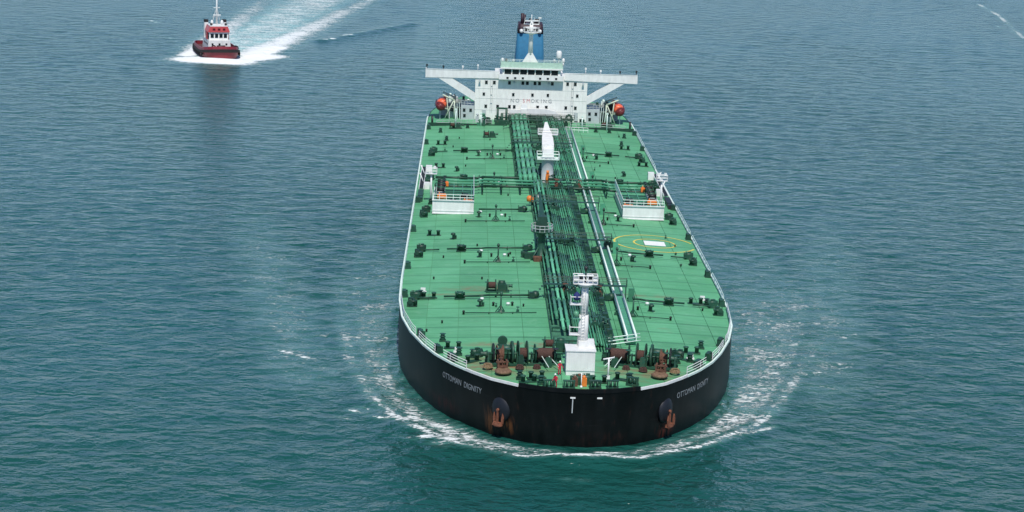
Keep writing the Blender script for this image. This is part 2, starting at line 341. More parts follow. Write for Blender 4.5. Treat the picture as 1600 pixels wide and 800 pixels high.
    wedge = np.exp(-(d0/np.interp(t0, [0, .3, 1], [9, 13, 17]))**4); ae = np.maximum(ae, wedge*np.interp(t0, [0, .25, .6, 1], [1, .95, .7, .45])*(PY > tb.y))
    fo = np.maximum(fo, wedge*.59*(PY > tb.y))
    for s, e in ((-1, -60), (1, 60)):                          # divergent waves beside the wake
        A = at(505, 64, 0); B = at(640, 38, 0)
        d, t = seg(A, B); zz += (.55 if s > 0 else 0)*np.exp(-(d/3.0)**2)
    ae = np.maximum(ae, np.clip(fo-.15, 0, 1)*.55)
    fo[inside] = 0
    foam[near] = fo; aer[near] = ae; Z[near] += zz
    co = np.stack([X, Y, Z], -1).reshape(-1, 3).astype(np.float32)
    i = np.arange((ny-1)*(nx-1)); r, c = i//(nx-1), i % (nx-1); b = r*nx+c
    q = np.stack([b, b+1, b+nx+1, b+nx], 1).astype(np.int32)
    me = bpy.data.meshes.new('sea'); me.vertices.add(len(co)); me.vertices.foreach_set('co', co.ravel())
    me.loops.add(q.size); me.loops.foreach_set('vertex_index', q.ravel()); me.polygons.add(len(q))
    me.polygons.foreach_set('loop_start', np.arange(0, q.size, 4, dtype=np.int32)); me.polygons.foreach_set('use_smooth', np.ones(len(q), bool))
    me.update(); me.validate()
    for nme, arr in (('foam', foam), ('aer', aer)):
        at_ = me.attributes.new(nme, 'FLOAT', 'POINT'); at_.data.foreach_set('value', arr.ravel().astype(np.float32))
    M = bpy.data.materials.new('sea water'); M.use_nodes = True; n = M.node_tree; bs = n.nodes['Principled BSDF']; L = n.links.new
    geo = n.nodes.new('ShaderNodeNewGeometry'); P = geo.outputs['Position']
    def nz(scale, st, det=3, rough=.55, dist=0):
        mp = n.nodes.new('ShaderNodeMapping'); mp.inputs['Scale'].default_value = st; mp.inputs['Rotation'].default_value = (0, 0, .12); L(P, mp.inputs[0])
        z = n.nodes.new('ShaderNodeTexNoise'); z.inputs['Scale'].default_value = scale; z.inputs['Detail'].default_value = det; z.inputs['Roughness'].default_value = rough; z.inputs['Distortion'].default_value = dist
        L(mp.outputs[0], z.inputs['Vector']); return z.outputs['Fac']
    def rmp(f, a, c, lo=0., hi=1., smooth=False):
        r = n.nodes.new('ShaderNodeMapRange'); r.inputs[1].default_value = a; r.inputs[2].default_value = c; r.inputs[3].default_value = lo; r.inputs[4].default_value = hi
        if smooth: r.interpolation_type = 'SMOOTHSTEP'
        L(f, r.inputs[0]); return r.outputs[0]
    def mth(op, a, c):
        x = n.nodes.new('ShaderNodeMath'); x.operation = op
        for k, v in enumerate((a, c)):
            if isinstance(v, (int, float)): x.inputs[k].default_value = v
            else: L(v, x.inputs[k])
        return x.outputs[0]
    def attr(nm):
        a = n.nodes.new('ShaderNodeAttribute'); a.attribute_name = nm; return a.outputs['Fac']
    def mix(f, a, c):
        x = n.nodes.new('ShaderNodeMixRGB'); L(f, x.inputs[0])
        for k, v in ((1, a), (2, c)):
            if isinstance(v, tuple): x.inputs[k].default_value = (*v, 1)
            else: L(v, x.inputs[k])
        return x.outputs[0]
    fa, aa = attr('foam'), attr('aer')
    n1 = nz(1.05, (.6, 1, 1), 7, .68, 1.2); n2 = nz(.17, (.6, 1, 1), 4, .6, .6)
    pat = mth('ADD', mth('ADD', mth('MULTIPLY', n1, .36), mth('MULTIPLY', n2, .26)), mth('MULTIPLY', nz(2.0, (.6, 1, 1), 4, .65, .8), .38))
    thr = rmp(fa, 0, 1, .70, .33)
    mask = rmp(mth('SUBTRACT', pat, thr), -.005, .06, 0, 1, True)
    mask = mth('MULTIPLY', mask, rmp(fa, .03, .14))
    big = nz(.011, (1, .5, 1), 4, .6, .5)
    deep = mix(rmp(big, .35, .65), SEA_A, SEA_B)
    aerp = mth('MULTIPLY', aa, rmp(nz(.22, (.6, 1, 1), 5, .6), .3, .65, .25, 1))
    c = mix(aerp, deep, (.30, .60, .56))
    c = mix(mth('MULTIPLY', mask, rmp(fa, .25, .8, .52, 1.0)), c, (.80, .83, .82))
    L(c, bs.inputs['Base Color'])
    rr = n.nodes.new('ShaderNodeMapRange'); rr.inputs[3].default_value = .2; rr.inputs[4].default_value = .9; L(mask, rr.inputs[0]); L(rr.outputs[0], bs.inputs['Roughness'])
    bs.inputs['IOR'].default_value = 1.333
    b1 = nz(.66, (.75, 1, 1), 3, .5, .5); b2 = nz(2.0, (.8, 1, 1), 2, .5, .2)
    b0 = nz(.21, (.7, 1, 1), 2, .5, .4)
    hgt = mth('ADD', mth('ADD', mth('ADD', mth('MULTIPLY', b1, .72), mth('MULTIPLY', b0, 1.35)), mth('MULTIPLY', b2, .16)), mth('MULTIPLY', mask, .10))
    bp = n.nodes.new('ShaderNodeBump'); bp.inputs['Strength'].default_value = 1; bp.inputs['Distance'].default_value = SEA_BUMP; L(hgt, bp.inputs['Height']); L(bp.outputs[0], bs.inputs['Normal'])
    me.materials.append(M)
    o = put('sea', me); o['kind'] = 'structure'; o['label'] = 'teal blue rippled sea with foam streaks and wake'
    return o
SEA_A, SEA_B, SEA_BUMP = (.006, .062, .046), (.009, .078, .074), .9
make_sea()
# ------------------------------------------------------------------ the tanker
ship = tag(empty('oil_tanker'), 'huge crude oil tanker with black hull and green deck steaming ahead', 'ship')
YS = list(np.concatenate([np.array([0, .03, .12, .3, .6, 1.1, 1.9, 3.2, 4.8, 6.4, 8, 9.8, 11.7, 14, 16, 18.4, 20.7, 24, 28, 32, 36, 41, 46, 52, 58]), np.arange(70, 240, 12), np.array([245, 252, 258, 263, 268, 274])]))
def smooth_hw(y):                                              # rounded between table points
    if y < .6: return 4.2*math.sqrt(max(0, y)/.6)
    return hw(y)
def hull_ring(z):
    sh = 1.7*(1-z/DK)
    L = [(-smooth_hw(y), y+sh*max(0, 1-y/45), z) for y in YS]; R = [(-p[0], p[1], z) for p in reversed(L[1:])]
    return L+R
b = MB(); b.loft([hull_ring(z) for z in (-4, -1, 0, 1.5, 3, 4.5, 6, 7.1, DK)], caps=False)
hull = b.build('hull', m_hull, ship)
hull['label'] = 'black steel hull with rounded bluff bow'
def outline(inset=0, y0=0, y1=274, side=-1):
    return [(side*(max(0, smooth_hw(y)-inset)), y+inset*max(0, 1-y/12)) for y in YS if y0 <= y <= y1]
# deck: a base sheet with raised plates
b = MB(); fr = np.linspace(-1, 1, 15)
rows = [[(f*(smooth_hw(y)-.02), y+.05, dz(f*smooth_hw(y), y)-.16) for f in fr] for y in YS[1:]]
b.loft(rows, closed=False, caps=False, smooth=True)
deck = b.build('deck', m_base, ship)
poly = [(p[0], p[1]) for p in outline(.22, .05)] + [(p[0], p[1]) for p in reversed(outline(.22, .05, side=1))]
poly = poly[::-1] if sum(poly[i-1][0]*poly[i][1]-poly[i][0]*poly[i-1][1] for i in range(len(poly))) < 0 else poly
def clip(cell):
    out = cell
    for i in range(len(poly)):
        a, c = poly[i-1], poly[i]; inp, out = out, []
        if not inp: return []
        def sd_(p): return (c[0]-a[0])*(p[1]-a[1])-(c[1]-a[1])*(p[0]-a[0])
        for k in range(len(inp)):
            p, q = inp[k-1], inp[k]; sp_, sq = sd_(p), sd_(q)
            if sq >= 0:
                if sp_ < 0: t = sp_/(sp_-sq); out.append((p[0]+t*(q[0]-p[0]), p[1]+t*(q[1]-p[1])))
                out.append(q)
            elif sp_ >= 0: t = sp_/(sp_-sq); out.append((p[0]+t*(q[0]-p[0]), p[1]+t*(q[1]-p[1])))
    return out
xe = [-24.2, -19.6, -15.2, -10.8, -6.4, -2.1, 2.1, 6.4, 10.8, 15.2, 19.6, 24.2]
ye = [0, 3.2] + [3.2+10.8*k for k in range(1, 22)] + [240.5, 257, 274]
G = .028
for yi in range(len(ye)-1):
    for xi in range(len(xe)-1):
        off = 0 if xi % 2 else 0
        x0, x1, y0, y1 = xe[xi]+G, xe[xi+1]-G, ye[yi]+G+off, ye[yi+1]-G+off
        cell = []
        for k in range(5): cell.append((x0, y1-(y1-y0)*k/5))
        for k in range(4): cell.append((x0+(x1-x0)*k/4, y0))
        for k in range(5): cell.append((x1, y0+(y1-y0)*k/5))
        for k in range(4): cell.append((x1-(x1-x0)*k/4, y1))
        pl = clip(cell)
        if len(pl) < 3: continue
        ar = abs(sum(pl[i-1][0]*pl[i][1]-pl[i][0]*pl[i-1][1] for i in range(len(pl))))/2
        if ar < .25: continue
        up = random.uniform(-.012, .012)
        b = MB(); b.prism([(p[0], p[1], dz(*p)+up) for p in pl], -.10, 0); b.build('deck_plate', m_deck, deck)

# gunwale bars and rails along the sheer
def path_pts(side, y0, y1, step=1.0, inset=0.):
    pts = []; ys = np.arange(0, 274, .04); P = np.array([(side*max(0, smooth_hw(y)-inset), y+inset*max(0, 1-y/12)) for y in ys])
    s = np.concatenate([[0], np.cumsum(np.hypot(*np.diff(P, axis=0).T))])
    a, c = np.interp(y0, ys, s), np.interp(y1, ys, s); n = max(2, int((c-a)/step)+1)
    return [(float(np.interp(t, s, P[:, 0])), float(np.interp(t, s, P[:, 1]))) for t in np.linspace(a, c, n)]
def bar(pts, z0, z1, wd, mt, name, parent=ship):
    b = MB(); rings = []
    for i, p in enumerate(pts):
        q0, q1 = pts[max(0, i-1)], pts[min(len(pts)-1, i+1)]; t = Vector((q1[0]-q0[0], q1[1]-q0[1], 0)).normalized(); nn = Vector((t.y, -t.x, 0))*wd/2
        rings.append([(p[0]-nn.x, p[1]-nn.y, z0), (p[0]+nn.x, p[1]+nn.y, z0), (p[0]+nn.x, p[1]+nn.y, z1), (p[0]-nn.x, p[1]-nn.y, z1)])
    b.loft(rings, smooth=False); return b.build(name, mt, parent)
for s in (-1, 1):
    bar(path_pts(s, 2.2, 9, .6, .05), DK-.10, DK+.22, .24, m_white, 'gunwale_bar')
    bar(path_pts(s, 9.05, 236, 1.2, .05), DK-.12, DK+.14, .26, m_pale, 'gunwale_bar')
ctr = path_pts(-1, 0, 2.15, .5, .05)[::-1] + path_pts(1, 0, 2.15, .5, .05)[1:]
bar(ctr, DK-.1, DK+.42, .22, m_hull, 'bow_bulwark')
def rail(pts, zf, h, mt, name='handrail', parent=ship, nr=3, r=.045, post=2):
    b = MB()
    for k in range(1, nr+1):
        b.tube([(p[0], p[1], zf(p)+h*k/nr) for p in pts], r, n=4)
    for p in pts[::post]: b.cyl((p[0], p[1], zf(p)), (p[0], p[1], zf(p)+h), r*1.1, n=4)
    return b.build(name, mt, parent)
RY = [9.3, 13.5, 18, 24, 36, 47.5, 49, 68, 75, 92, 101, 119, 124, 136, 168, 190, 206, 219]
for s in (-1, 1):
    for a, c in ((9.3, 14.5), (17, 24), (26, 46), (50.5, 66), (69, 95), (98, 122), (166, 190), (193, 217)):
        rail(path_pts(s, a, c, 1.5, .25), lambda p: DK+.05, 1.05, m_white if a < 30 else m_pale)

# bow: name on both sides, stem mark, hawse bolsters
def bend_text(me, side, s0, z0, right_to_left):
    ys = np.arange(0, 60, .02); P = np.array([(side*smooth_hw(y), y) for y in ys]); S = np.concatenate([[0], np.cumsum(np.hypot(*np.diff(P, axis=0).T))])
    for v in me.vertices:
        u, zz, dpt = v.co.x, v.co.y, v.co.z
        s_ = s0-u if right_to_left else s0+u
        y = float(np.interp(s_, S, ys)); x = side*smooth_hw(y)
        z = z0+zz; y2 = y+1.7*(1-z/DK)*max(0, 1-y/45)
        e = .05; t = Vector((side*(smooth_hw(y+e)-smooth_hw(y)), e, 0)).normalized(); nn = Vector((t.y*side, -t.x*side, 0))
        q = Vector((x, y2, z))+nn*(.035+dpt*.5); v.co = q
    me.materials.clear(); me.materials.append(mat('worn name paint', (.30, .32, .33), .6, dirt=(.03, .03, .03), dirt_amt=.8, dirt_scale=2)); me.update()
ys_ = np.arange(0, 60, .02); S_ = np.concatenate([[0], np.cumsum(np.hypot(np.diff([smooth_hw(y) for y in ys_]), .02))])
NAME = 'OTTOMAN  DIGNITY'
for side, yy in ((-1, 14.0), (1, 7.0)):
    me = text_mesh(NAME, 1.12, .01); wd = max(v.co.x for v in me.vertices)
    for v in me.vertices: v.co.x *= 9.3/wd
    bend_text(me, side, float(np.interp(yy, ys_, S_)), 5.05 if side < 0 else 4.95, side < 0)
    o = put('ship_name', me, hull); o['label'] = 'white painted ship name on the bow'
def hull_pt(side, y, z): return Vector((side*smooth_hw(y), y+1.7*(1-z/DK)*max(0, 1-y/45), z))
def hull_y(x, z):                                             # surface of the shell at that beam and height
    y = 0
    while smooth_hw(y) < abs(x): y += .01
    return y+1.7*(1-z/DK)*max(0, 1-y/45)
b = MB(); b.tube([(-.9, hull_y(.9, z)-.02, z) for z in (4.7, 5.6, 6.6)], .075, 5); b.build('stem_mark', m_white, hull)
for x in (-.9, 2.4): b = MB(); b.box((x, hull_y(x, 6.75)-.02, 6.75), (.62, .08, .2)); b.build('stem_mark', m_white, hull)
anch = []
for side, yy in ((-1, 3.75), (1, 5.15)):
    c = hull_pt(side, yy, 3.9); t = (hull_pt(side, yy+.2, 3.9)-hull_pt(side, yy-.2, 3.9)).normalized(); nn = Vector((t.y*side, -t.x*side, 0))
    rings = []
    for k in range(7):                                         # bolster: a rounded swelling of the shell
        a = k/6*PI/2; rr = math.cos(a); hgt = math.sin(a)*.75
        rings.append([tuple(c+t*(1.45*rr*math.cos(g)*(-side))+Vector((0, 0, 1))*(1.8*rr*math.sin(g))+nn*(hgt-.2)) for g in np.linspace(0, 2*PI, 17)[:-1]])
    rings[-1] = [tuple(Vector(c)+nn*.55+t*.02*math.cos(g)+Vector((0, 0, .02*math.sin(g)))) for g in np.linspace(0, 2*PI, 17)[:-1]]
    b = MB(); b.loft(rings); b.build('hawse_bolster', mat('bolster paint', (.006, .007, .012), .5), hull)
    # anchor: shank, crown and two flukes
    an = empty('anchor', tuple(c+nn*.66+Vector((0, 0, -1.5)))); an.rotation_euler = (0, 0, math.atan2(t.y*(-side), t.x*(-side)) if side < 0 else math.atan2(t.y, t.x))
    an.scale = (.72, .9, .78)
    anch.append(an)
    tag(an, 'rusty orange stockless anchor housed in the ' + ('starboard' if side < 0 else 'port') + ' bow of the tanker', 'anchor', 'anchors on the tanker bow')
    MB().box((0, 0, .75), (.3, .26, 2.2), taper=.75).cyl((0, -.14, 1.85), (0, .14, 1.85), .26, n=10).build('shank', m_orust, an)
    MB().box((0, -.02, -.45), (1.9, .5, .55), taper=.8).box((0, -.02, -.78), (1.2, .4, .2)).build('crown', m_orust, an)
    for e in (-1, 1):
        fl = MB().slab_xz([(e*.62, -.5), (e*1.0, -.45), (e*1.12, .5), (e*.88, 1.35), (e*.68, .5)][::e], -.34, -.12); fl.build('fluke', m_orust, an)

# ------------------------------------------------------------------ deck fittings: shared meshes
def M_(fn, name, mt): b = MB(); fn(b); return b.mesh(name, mt)
def f_hatch(b):
    b.box((0, 0, .08), (1.5, 1.3, .16)); b.lathe([(.55, .1), (.55, .85), (.68, .87), (.68, .98), (.3, 1.06)], 12)
    for k in range(6): g = k*PI/3; b.box((.66*math.cos(g), .66*math.sin(g), .9), (.12, .12, .3), g)
    b.box((.6, .45, .5), (.3, .3, .8)); b.cyl((-.6, -.45, .1), (-.6, -.45, 1.25), .07, n=6)
me_hatch = M_(f_hatch, 'tank_hatch', m_dgreen)
def f_vent(b):
    b.cyl((0, 0, 0), (0, 0, .75), .16, n=8); b.lathe([(.18, .62), (.40, .7), (.40, .92), (.2, 1.05)], 10); b.box((.32, -.25, .3), (.3, .3, .6)); b.box((0, 0, .04), (.9, .8, .08))
me_vent = M_(f_vent, 'tank_vent', m_dgreen)
def f_post(b):
    b.cyl((0, 0, 0), (0, 0, 2.75), .13, .11, n=7); b.lathe([(.2, 2.45), (.24, 2.7), (.12, 2.95)], 8)
    for k in range(3):
        g = k*2*PI/3+PI/2; b.cyl((.75*math.cos(g), .75*math.sin(g), .02), (.08*math.cos(g), .08*math.sin(g), .95), .07, n=5)
    b.lathe([(.55, 0), (.5, .12), (.16, .5)], 8)
me_post = M_(f_post, 'vent_post', m_dgreen)
def f_boll(b):
    b.box((0, 0, .06), (2.4, .85, .12))
    for x in (-.72, .72): b.lathe([(.27, .1), (.27, .72), (.36, .76), (.36, .88), (.3, .92)], 10, (x, 0, 0))
me_boll = M_(f_boll, 'bollard', m_dgreen)
def f_fair(b):
    b.box((0, 0, .1), (1.5, 1.0, .2)); b.box((-.6, 0, .5), (.18, .8, .8)); b.box((.6, 0, .5), (.18, .8, .8)); b.box((0, .1, .95), (1.5, .5, .14))
    for x in (-.25, .25): b.cyl((x, 0, .15), (x, 0, .9), .17, n=8)
me_fair = M_(f_fair, 'fairlead', m_dgreen)
def f_pedr(b):
    b.box((0, 0, .1), (.9, .9, .2)); b.lathe([(.42, .1), (.3, .5), (.3, .6), (.44, .66), (.26, .78), (.26, .92), (.44, 1.04)], 10)
me_pedr = M_(f_pedr, 'pedestal_roller', m_dgreen)
def f_machine(b):
    b.box((0, 0, .35), (1.3, .95, .7)); b.cyl((-.75, 0, .75), (.75, 0, .75), .34, n=10); b.box((.2, .2, 1.0), (.5, .5, .4)); b.cyl((-.3, -.3, .6), (-.3, -.3, 1.35), .06, n=5); b.cyl((-.55, -.3, 1.3), (-.05, -.3, 1.3), .05, n=5)
me_machine = M_(f_machine, 'valve_box', m_dgreen)
def f_panel(b):
    b.box((0, 0, 1.0), (.85, .18, 2.0)); b.box((-.3, .35, .4), (.1, .6, .8)); b.box((.3, .35, .4), (.1, .6, .8))
me_panel = M_(f_panel, 'screen_panel', m_pipe)
def f_wcap(b): b.lathe([(.25, 0), (.25, .25), (.33, .32), (.2, .48)], 9)
me_wcap = M_(f_wcap, 'sounding_cap', m_white)
def f_dcap(b): b.lathe([(.16, 0), (.16, .4), (.24, .45), (.1, .6)], 8)
me_dcap = M_(f_dcap, 'sounding_pipe', m_black)
def onp(me, x, y, rz=0, name=None, parent=ship, scl=None): return put(name or me.name.split('.')[0], me, parent, (x, y, dz(x, y)), rz, scl)
def f_lev(b): b.cyl((0, 0, 0), (0, 0, .75), .05, n=5); b.lathe([(.22, .72), (.26, .76), (.22, .8)], 10); b.box((0, 0, .2), (.4, .3, .4))
me_valve = M_(f_lev, 'hand_valve', m_dgreen)

def deck_pipe(pts, r, mt, name='deck_pipe', h=.45, parent=ship, flange=6., n=7, leg=True):
    b = MB(); P = [(x, y, dz(x, y)+h) if len(q) == 2 else q for q in pts for (x, y) in [q[:2]]]
    b.tube(P, r, n)
    for a, c in zip(P[:-1], P[1:]):
        a, c = Vector(a), Vector(c); L_ = (c-a).length; d = (c-a)/max(L_, .01); k = int(L_/flange)
        for j in range(1, k+1):
            p = a+d*(L_*j/(k+1)); b.cyl(p-d*.07, p+d*.07, r*1.55, n=n)
            if leg: b.box((p.x, p.y, (p.z+dz(p.x, p.y))/2-.05), (.18, .18, max(.1, p.z-dz(p.x, p.y))))
    return b.build(name, mt, parent)

# bays: each cargo tank repeats the same fittings on both sides
BAYS = [46.9+33.4*k for k in range(6)]
for bi, Y0 in enumerate(BAYS):
    for s in (-1, 1):
        manifold = bi == 2
        fwd_x = 4.2 if s < 0 else 8.9
        if bi < 5:
            # thick branch line with its jog
            if not manifold: deck_pipe([(s*(fwd_x+.2), Y0), (s*11.0, Y0-.2), (s*12.4, Y0-.75), (s*17.4, Y0-.9)], .15, m_dgreen, 'branch_pipe', .42)
            else: deck_pipe([(s*(fwd_x+.2), Y0), (s*12.2, Y0-.2)], .15, m_dgreen, 'branch_pipe', .42)
            if not manifold: deck_pipe([(s*18.6, Y0-1), (s*21.2, Y0-1.1)], .13, m_dgreen, 'branch_pipe', .35)
            deck_pipe([(s*(fwd_x+.1), Y0-9.8), (s*14.3, Y0-10.2)], .075, m_dgreen, 'stripping_pipe', .25, flange=4)
            onp(me_dcap, s*14.5, Y0-10.2); onp(me_post, s*9.3, Y0-9.0 if bi != 2 or s < 0 else Y0-9.5, random.random()*6)
            if bi != 2: onp(me_hatch, s*15.1, Y0-.9, random.choice((0, .1, -.1)))
            onp(me_machine, s*21.5, Y0-.4, random.uniform(-.3, .3)); onp(me_machine, s*22.0, Y0-4.6, PI/2+random.uniform(-.2, .2), scl=(1.05, 1, 1))
            onp(me_hatch, s*21.7, Y0-4.9, 0, scl=(.8, .8, .9))
            onp(me_vent, s*12.2, Y0-5.4, random.random()*6); onp(me_dcap, s*10.3, Y0-5.2); onp(me_wcap, s*11.9, Y0-.6-1.4)
            onp(me_wcap, s*8.2, Y0-5.0, name='sounding_cap'); onp(me_dcap, s*7.6, Y0-5.0); onp(me_valve, s*6.9, Y0-8.9)
            if s > 0: onp(me_panel, 9.7, Y0-.3, .05)
            b = MB(); b.box((0, 0, .55), (.8, .8, .7)); b.lathe([(.5, .2), (.62, .5), (.5, .9), (.2, 1.1)], 9, (.5, .2, 0)); b.cyl((-.5, 0, 0), (-.5, 0, 1.2), .06, n=5)
            b.build('valve_cluster', m_dgreen, ship).location = (s*(4.7 if s < 0 else 6.3), Y0-.3, dz(5, Y0))
        if bi == 3 or (bi == 1 and s < 0): onp(me_vent, s*16.5, Y0+9, 1)
for (px, py) in ((678, 368), (670, 466), (708, 544), (690, 226), (687, 262), (976, 234), (1087, 475), (1080, 552), (1004, 260)):
    p = at(px, py); onp(me_boll, p.x, p.y, -.03)
for (px, py) in ((733, 553), (738, 556), (700, 545)): pass
for s in (-1, 1):
    for y in (13.2, 17.2, 25, 48.2, 67.5, 96.5, 123.5, 192, 214): 
        x = s*(hw(y)-.75); a = math.atan2(hw(y+1)-hw(y-1), 2)
        onp(me_fair, x, y, s*(-a)+PI/2 if y > 20 else s*(-a)+PI/2)
    for (x, y) in ((17.2, 22.5), (13.2, 14.4), (15.0, 15.5), (20.8, 47.5), (20.9, 121), (20.5, 208), (17.6, 214.5), (14.5, 214.2), (19, 196)): onp(me_pedr, s*x, y)
    for (x, y) in ((15.2, 16.8), (20.5, 50.5)):
        b = MB(); b.box((0, 0, .1), (1.0, .5, .2)); b.box((0, 0, .45), (.7, .4, .5)); b.build('deck_locker', m_white, ship).location = (s*x, y, dz(x, y))
for _ in range(70):                                            # small eye plates, plugs and caps scattered over the plating
    x = random.uniform(-21, 21); y = random.uniform(24, 214)
    if -5 < x < 10 or (abs(x) > 12 and 108 < y < 140): continue
    onp(random.choice((me_dcap, me_dcap, me_dcap, me_valve)), x, y, scl=(.75, .75, .7))

# ------------------------------------------------------------------ the pipe rack down the middle
def run(x, y0, y1, r, h, mt, name='cargo_pipe'):
    b = MB(); n = 9 if r > .2 else 6; zf = lambda y: dz(x, y)+h
    pts = [(x, y, zf(y)) for y in np.linspace(y0, y1, 8)]; b.tube(pts, r, n)
    y = y0+random.uniform(2, 6)
    while y < y1: b.cyl((x, y-.08, zf(y)), (x, y+.08, zf(y)), r*1.5, n=n); y += random.choice((6.0, 8.0, 12.0))
    return b.build(name, mt, ship)
AFT = [(-4.25, .30, 1.5), (-3.35, .36, 1.5), (-2.4, .36, 1.5), (-1.5, .36, 1.5), (-.7, .15, 1.2)] + [(2.7+.36*k, random.choice((.09, .12, .15)), random.choice((1.0, 1.3))) for k in range(13)]
FORE = [(-2.3, .10, 1.0), (-1.75, .22, 1.3), (-1.1, .21, 1.4), (-.4, .21, 1.4)] + [(.35+.36*k, random.choice((.09, .12, .15)), random.choice((.9, 1.15, 1.4))) for k in range(12)]
for i, (x, r, h) in enumerate(AFT): run(x, 139, 225, r, h, m_pipe2 if i in (1, 2, 3) else m_pipe)
for i, (x, r, h) in enumerate(FORE): run(x, (17 if x > 2 else (24 if x > -1.5 else 30)), 138.5, r, h, m_pipe2 if i == 2 else m_pipe)
for (x0, x1, ys) in ((-4.9, 7.3, np.arange(142, 226, 6.7)), (-2.6, 5.6, np.arange(20, 138, 6.7))):
    for y in ys:
        b = MB(); z = dz(1, y); b.box(((x0+x1)/2, y, z+.75), (x1-x0, .26, .22))
        for x in np.linspace(x0+.1, x1-.1, 5): b.box((x, y, z+.3), (.18, .2, .75))
        b.build('pipe_support', m_dgreen, ship)
for (y0, y1, x) in ((18, 138, 4.75), (142, 224, 1.6)):           # cable trays with rungs and junction boxes
    b = MB(); z = dz(x, 60)+1.55
    for dx in (-.4, .4): b.box((x+dx, (y0+y1)/2, z), (.09, y1-y0, .16))
    for y in np.arange(y0, y1, 1.1): b.box((x, y, z-.03), (.8, .28, .08))
    for y in np.arange(y0+3, y1, 9): b.box((x+.1, y, z+.3), (.7, .9, .6))
    b.build('cable_tray', m_dgreen, ship)
# drip coamings, and a rack floor coloured darker for the shade under the pipes
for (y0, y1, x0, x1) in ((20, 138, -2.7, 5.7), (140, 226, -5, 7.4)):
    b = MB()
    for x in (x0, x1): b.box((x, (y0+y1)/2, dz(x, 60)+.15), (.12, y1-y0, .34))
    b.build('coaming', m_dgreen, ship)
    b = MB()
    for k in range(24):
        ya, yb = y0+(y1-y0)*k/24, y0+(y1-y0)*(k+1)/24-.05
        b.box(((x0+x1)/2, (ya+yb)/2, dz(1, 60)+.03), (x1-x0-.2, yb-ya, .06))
    b.build('rack_floor', mat('rack floor painted shade', (.04, .155, .088), .8, var=.3, scale=2), ship)
for (px, py, n) in ((868, 336, 5), (884, 392, 6), (893, 470, 6), (930, 470, 4), (872, 300, 4), (905, 300, 4), (838, 240, 3), (880, 250, 3), (935, 525, 3), (945, 395, 3)):
    p = at(px, py)
    for k in range(n):
        x = p.x-1.2+2.4*random.random(); y = p.y+random.uniform(-1.5, 1.5); b = MB()
        b.cyl((0, 0, 0), (0, 0, 1.0), .22, n=8); b.lathe([(.5, -.25), (.5, .25)], 10, (0, 0, .4), 'y'); b.cyl((0, 0, 1.0), (0, 0, 1.5), .07, n=6); b.lathe([(.42, 1.45), (.46, 1.5), (.42, 1.55)], 10)
        b.build('gate_valve', random.choice((m_dgreen, m_dgreen, m_rust, m_pipe)), ship).location = (x, y, dz(x, y)+.9)
# raised cross-walks over the rack
for (y, x0, x1) in ((113, -3, 9), (80, -3.2, 9), (47, -3, 9), (181, -5.2, 7.6), (214, -5.2, 9)):
    b = MB(); z = dz(1, y)+2.1; b.box(((x0+x1)/2, y, z), (x1-x0, 1.0, .1))
    for x in (x0+.1, (x0+x1)/2, x1-.1): b.box((x, y, z-1.05), (.15, .15, 2.0))
    for k in range(4): b.box((x0-.25-.3*k, y, z-.35-.45*k), (.3, .9, .07))
    w_ = b.build('cross_walk', m_dgreen, ship)
    for e in (-.48, .48): rail([(x0+(x1-x0)*k/6, y+e) for k in range(7)], lambda p: z+.05, 1.0, m_dgreen, 'walk_rail', w_, nr=2, r=.04, post=1)
# fore-and-aft catwalk with pale rails
def catwalk(y0, y1, x0, x1):
    b = MB(); z = dz(8, 100)+.55
    for y in np.arange(y0, y1-.1, 3.0): b.box(((x0+x1)/2, y+1.48, z), (x1-x0-.1, 2.9, .07))
    for y in np.arange(y0+.5, y1, 6): 
        b.box(((x0+x1)/2, y, z-.3), (x1-x0, .15, .5))
    cw = b.build('catwalk', m_pipe, ship)
    for x in (x0, x1):
        b = MB()
        for hh, r in ((.62, .14),): b.cyl((x, y0, z+hh), (x, y1, z+hh), r, n=6)
        b.box((x, (y0+y1)/2, z+.06), (.16, y1-y0, .12))
        for y in np.arange(y0, y1+.1, 3): b.box((x, y, z+.3), (.09, .09, .6))
        b.build('catwalk_rail', m_pale, cw)
    return cw
catwalk(21.5, 46, 7.25, 8.45); catwalk(47.8, 113, 7.25, 8.45); catwalk(114, 138.6, 7.25, 8.45); catwalk(143.5, 211, 7.45, 8.65)
for s_ in (0,):
    b = MB(); z = dz(6, 20)+.8
    for k in range(3): b.cyl((4.6, 18.6+.6*k, z+.3*k), (9, 21.4+.6*k, z+.3*k), .07, n=6)
    b.build('walk_rail', m_pale, ship)
    b = MB()
    for x in np.linspace(7.4, 12.6, 6): b.cyl((x, 212, dz(x, 212)), (x, 212, dz(x, 212)+1.1), .05, n=5)
    for h in (.55, 1.1): b.cyl((7.4, 212, dz(8, 212)+h), (12.6, 212, dz(8, 212)+h-.1), .06, n=5)
    b.build('walk_rail', m_pale, ship)

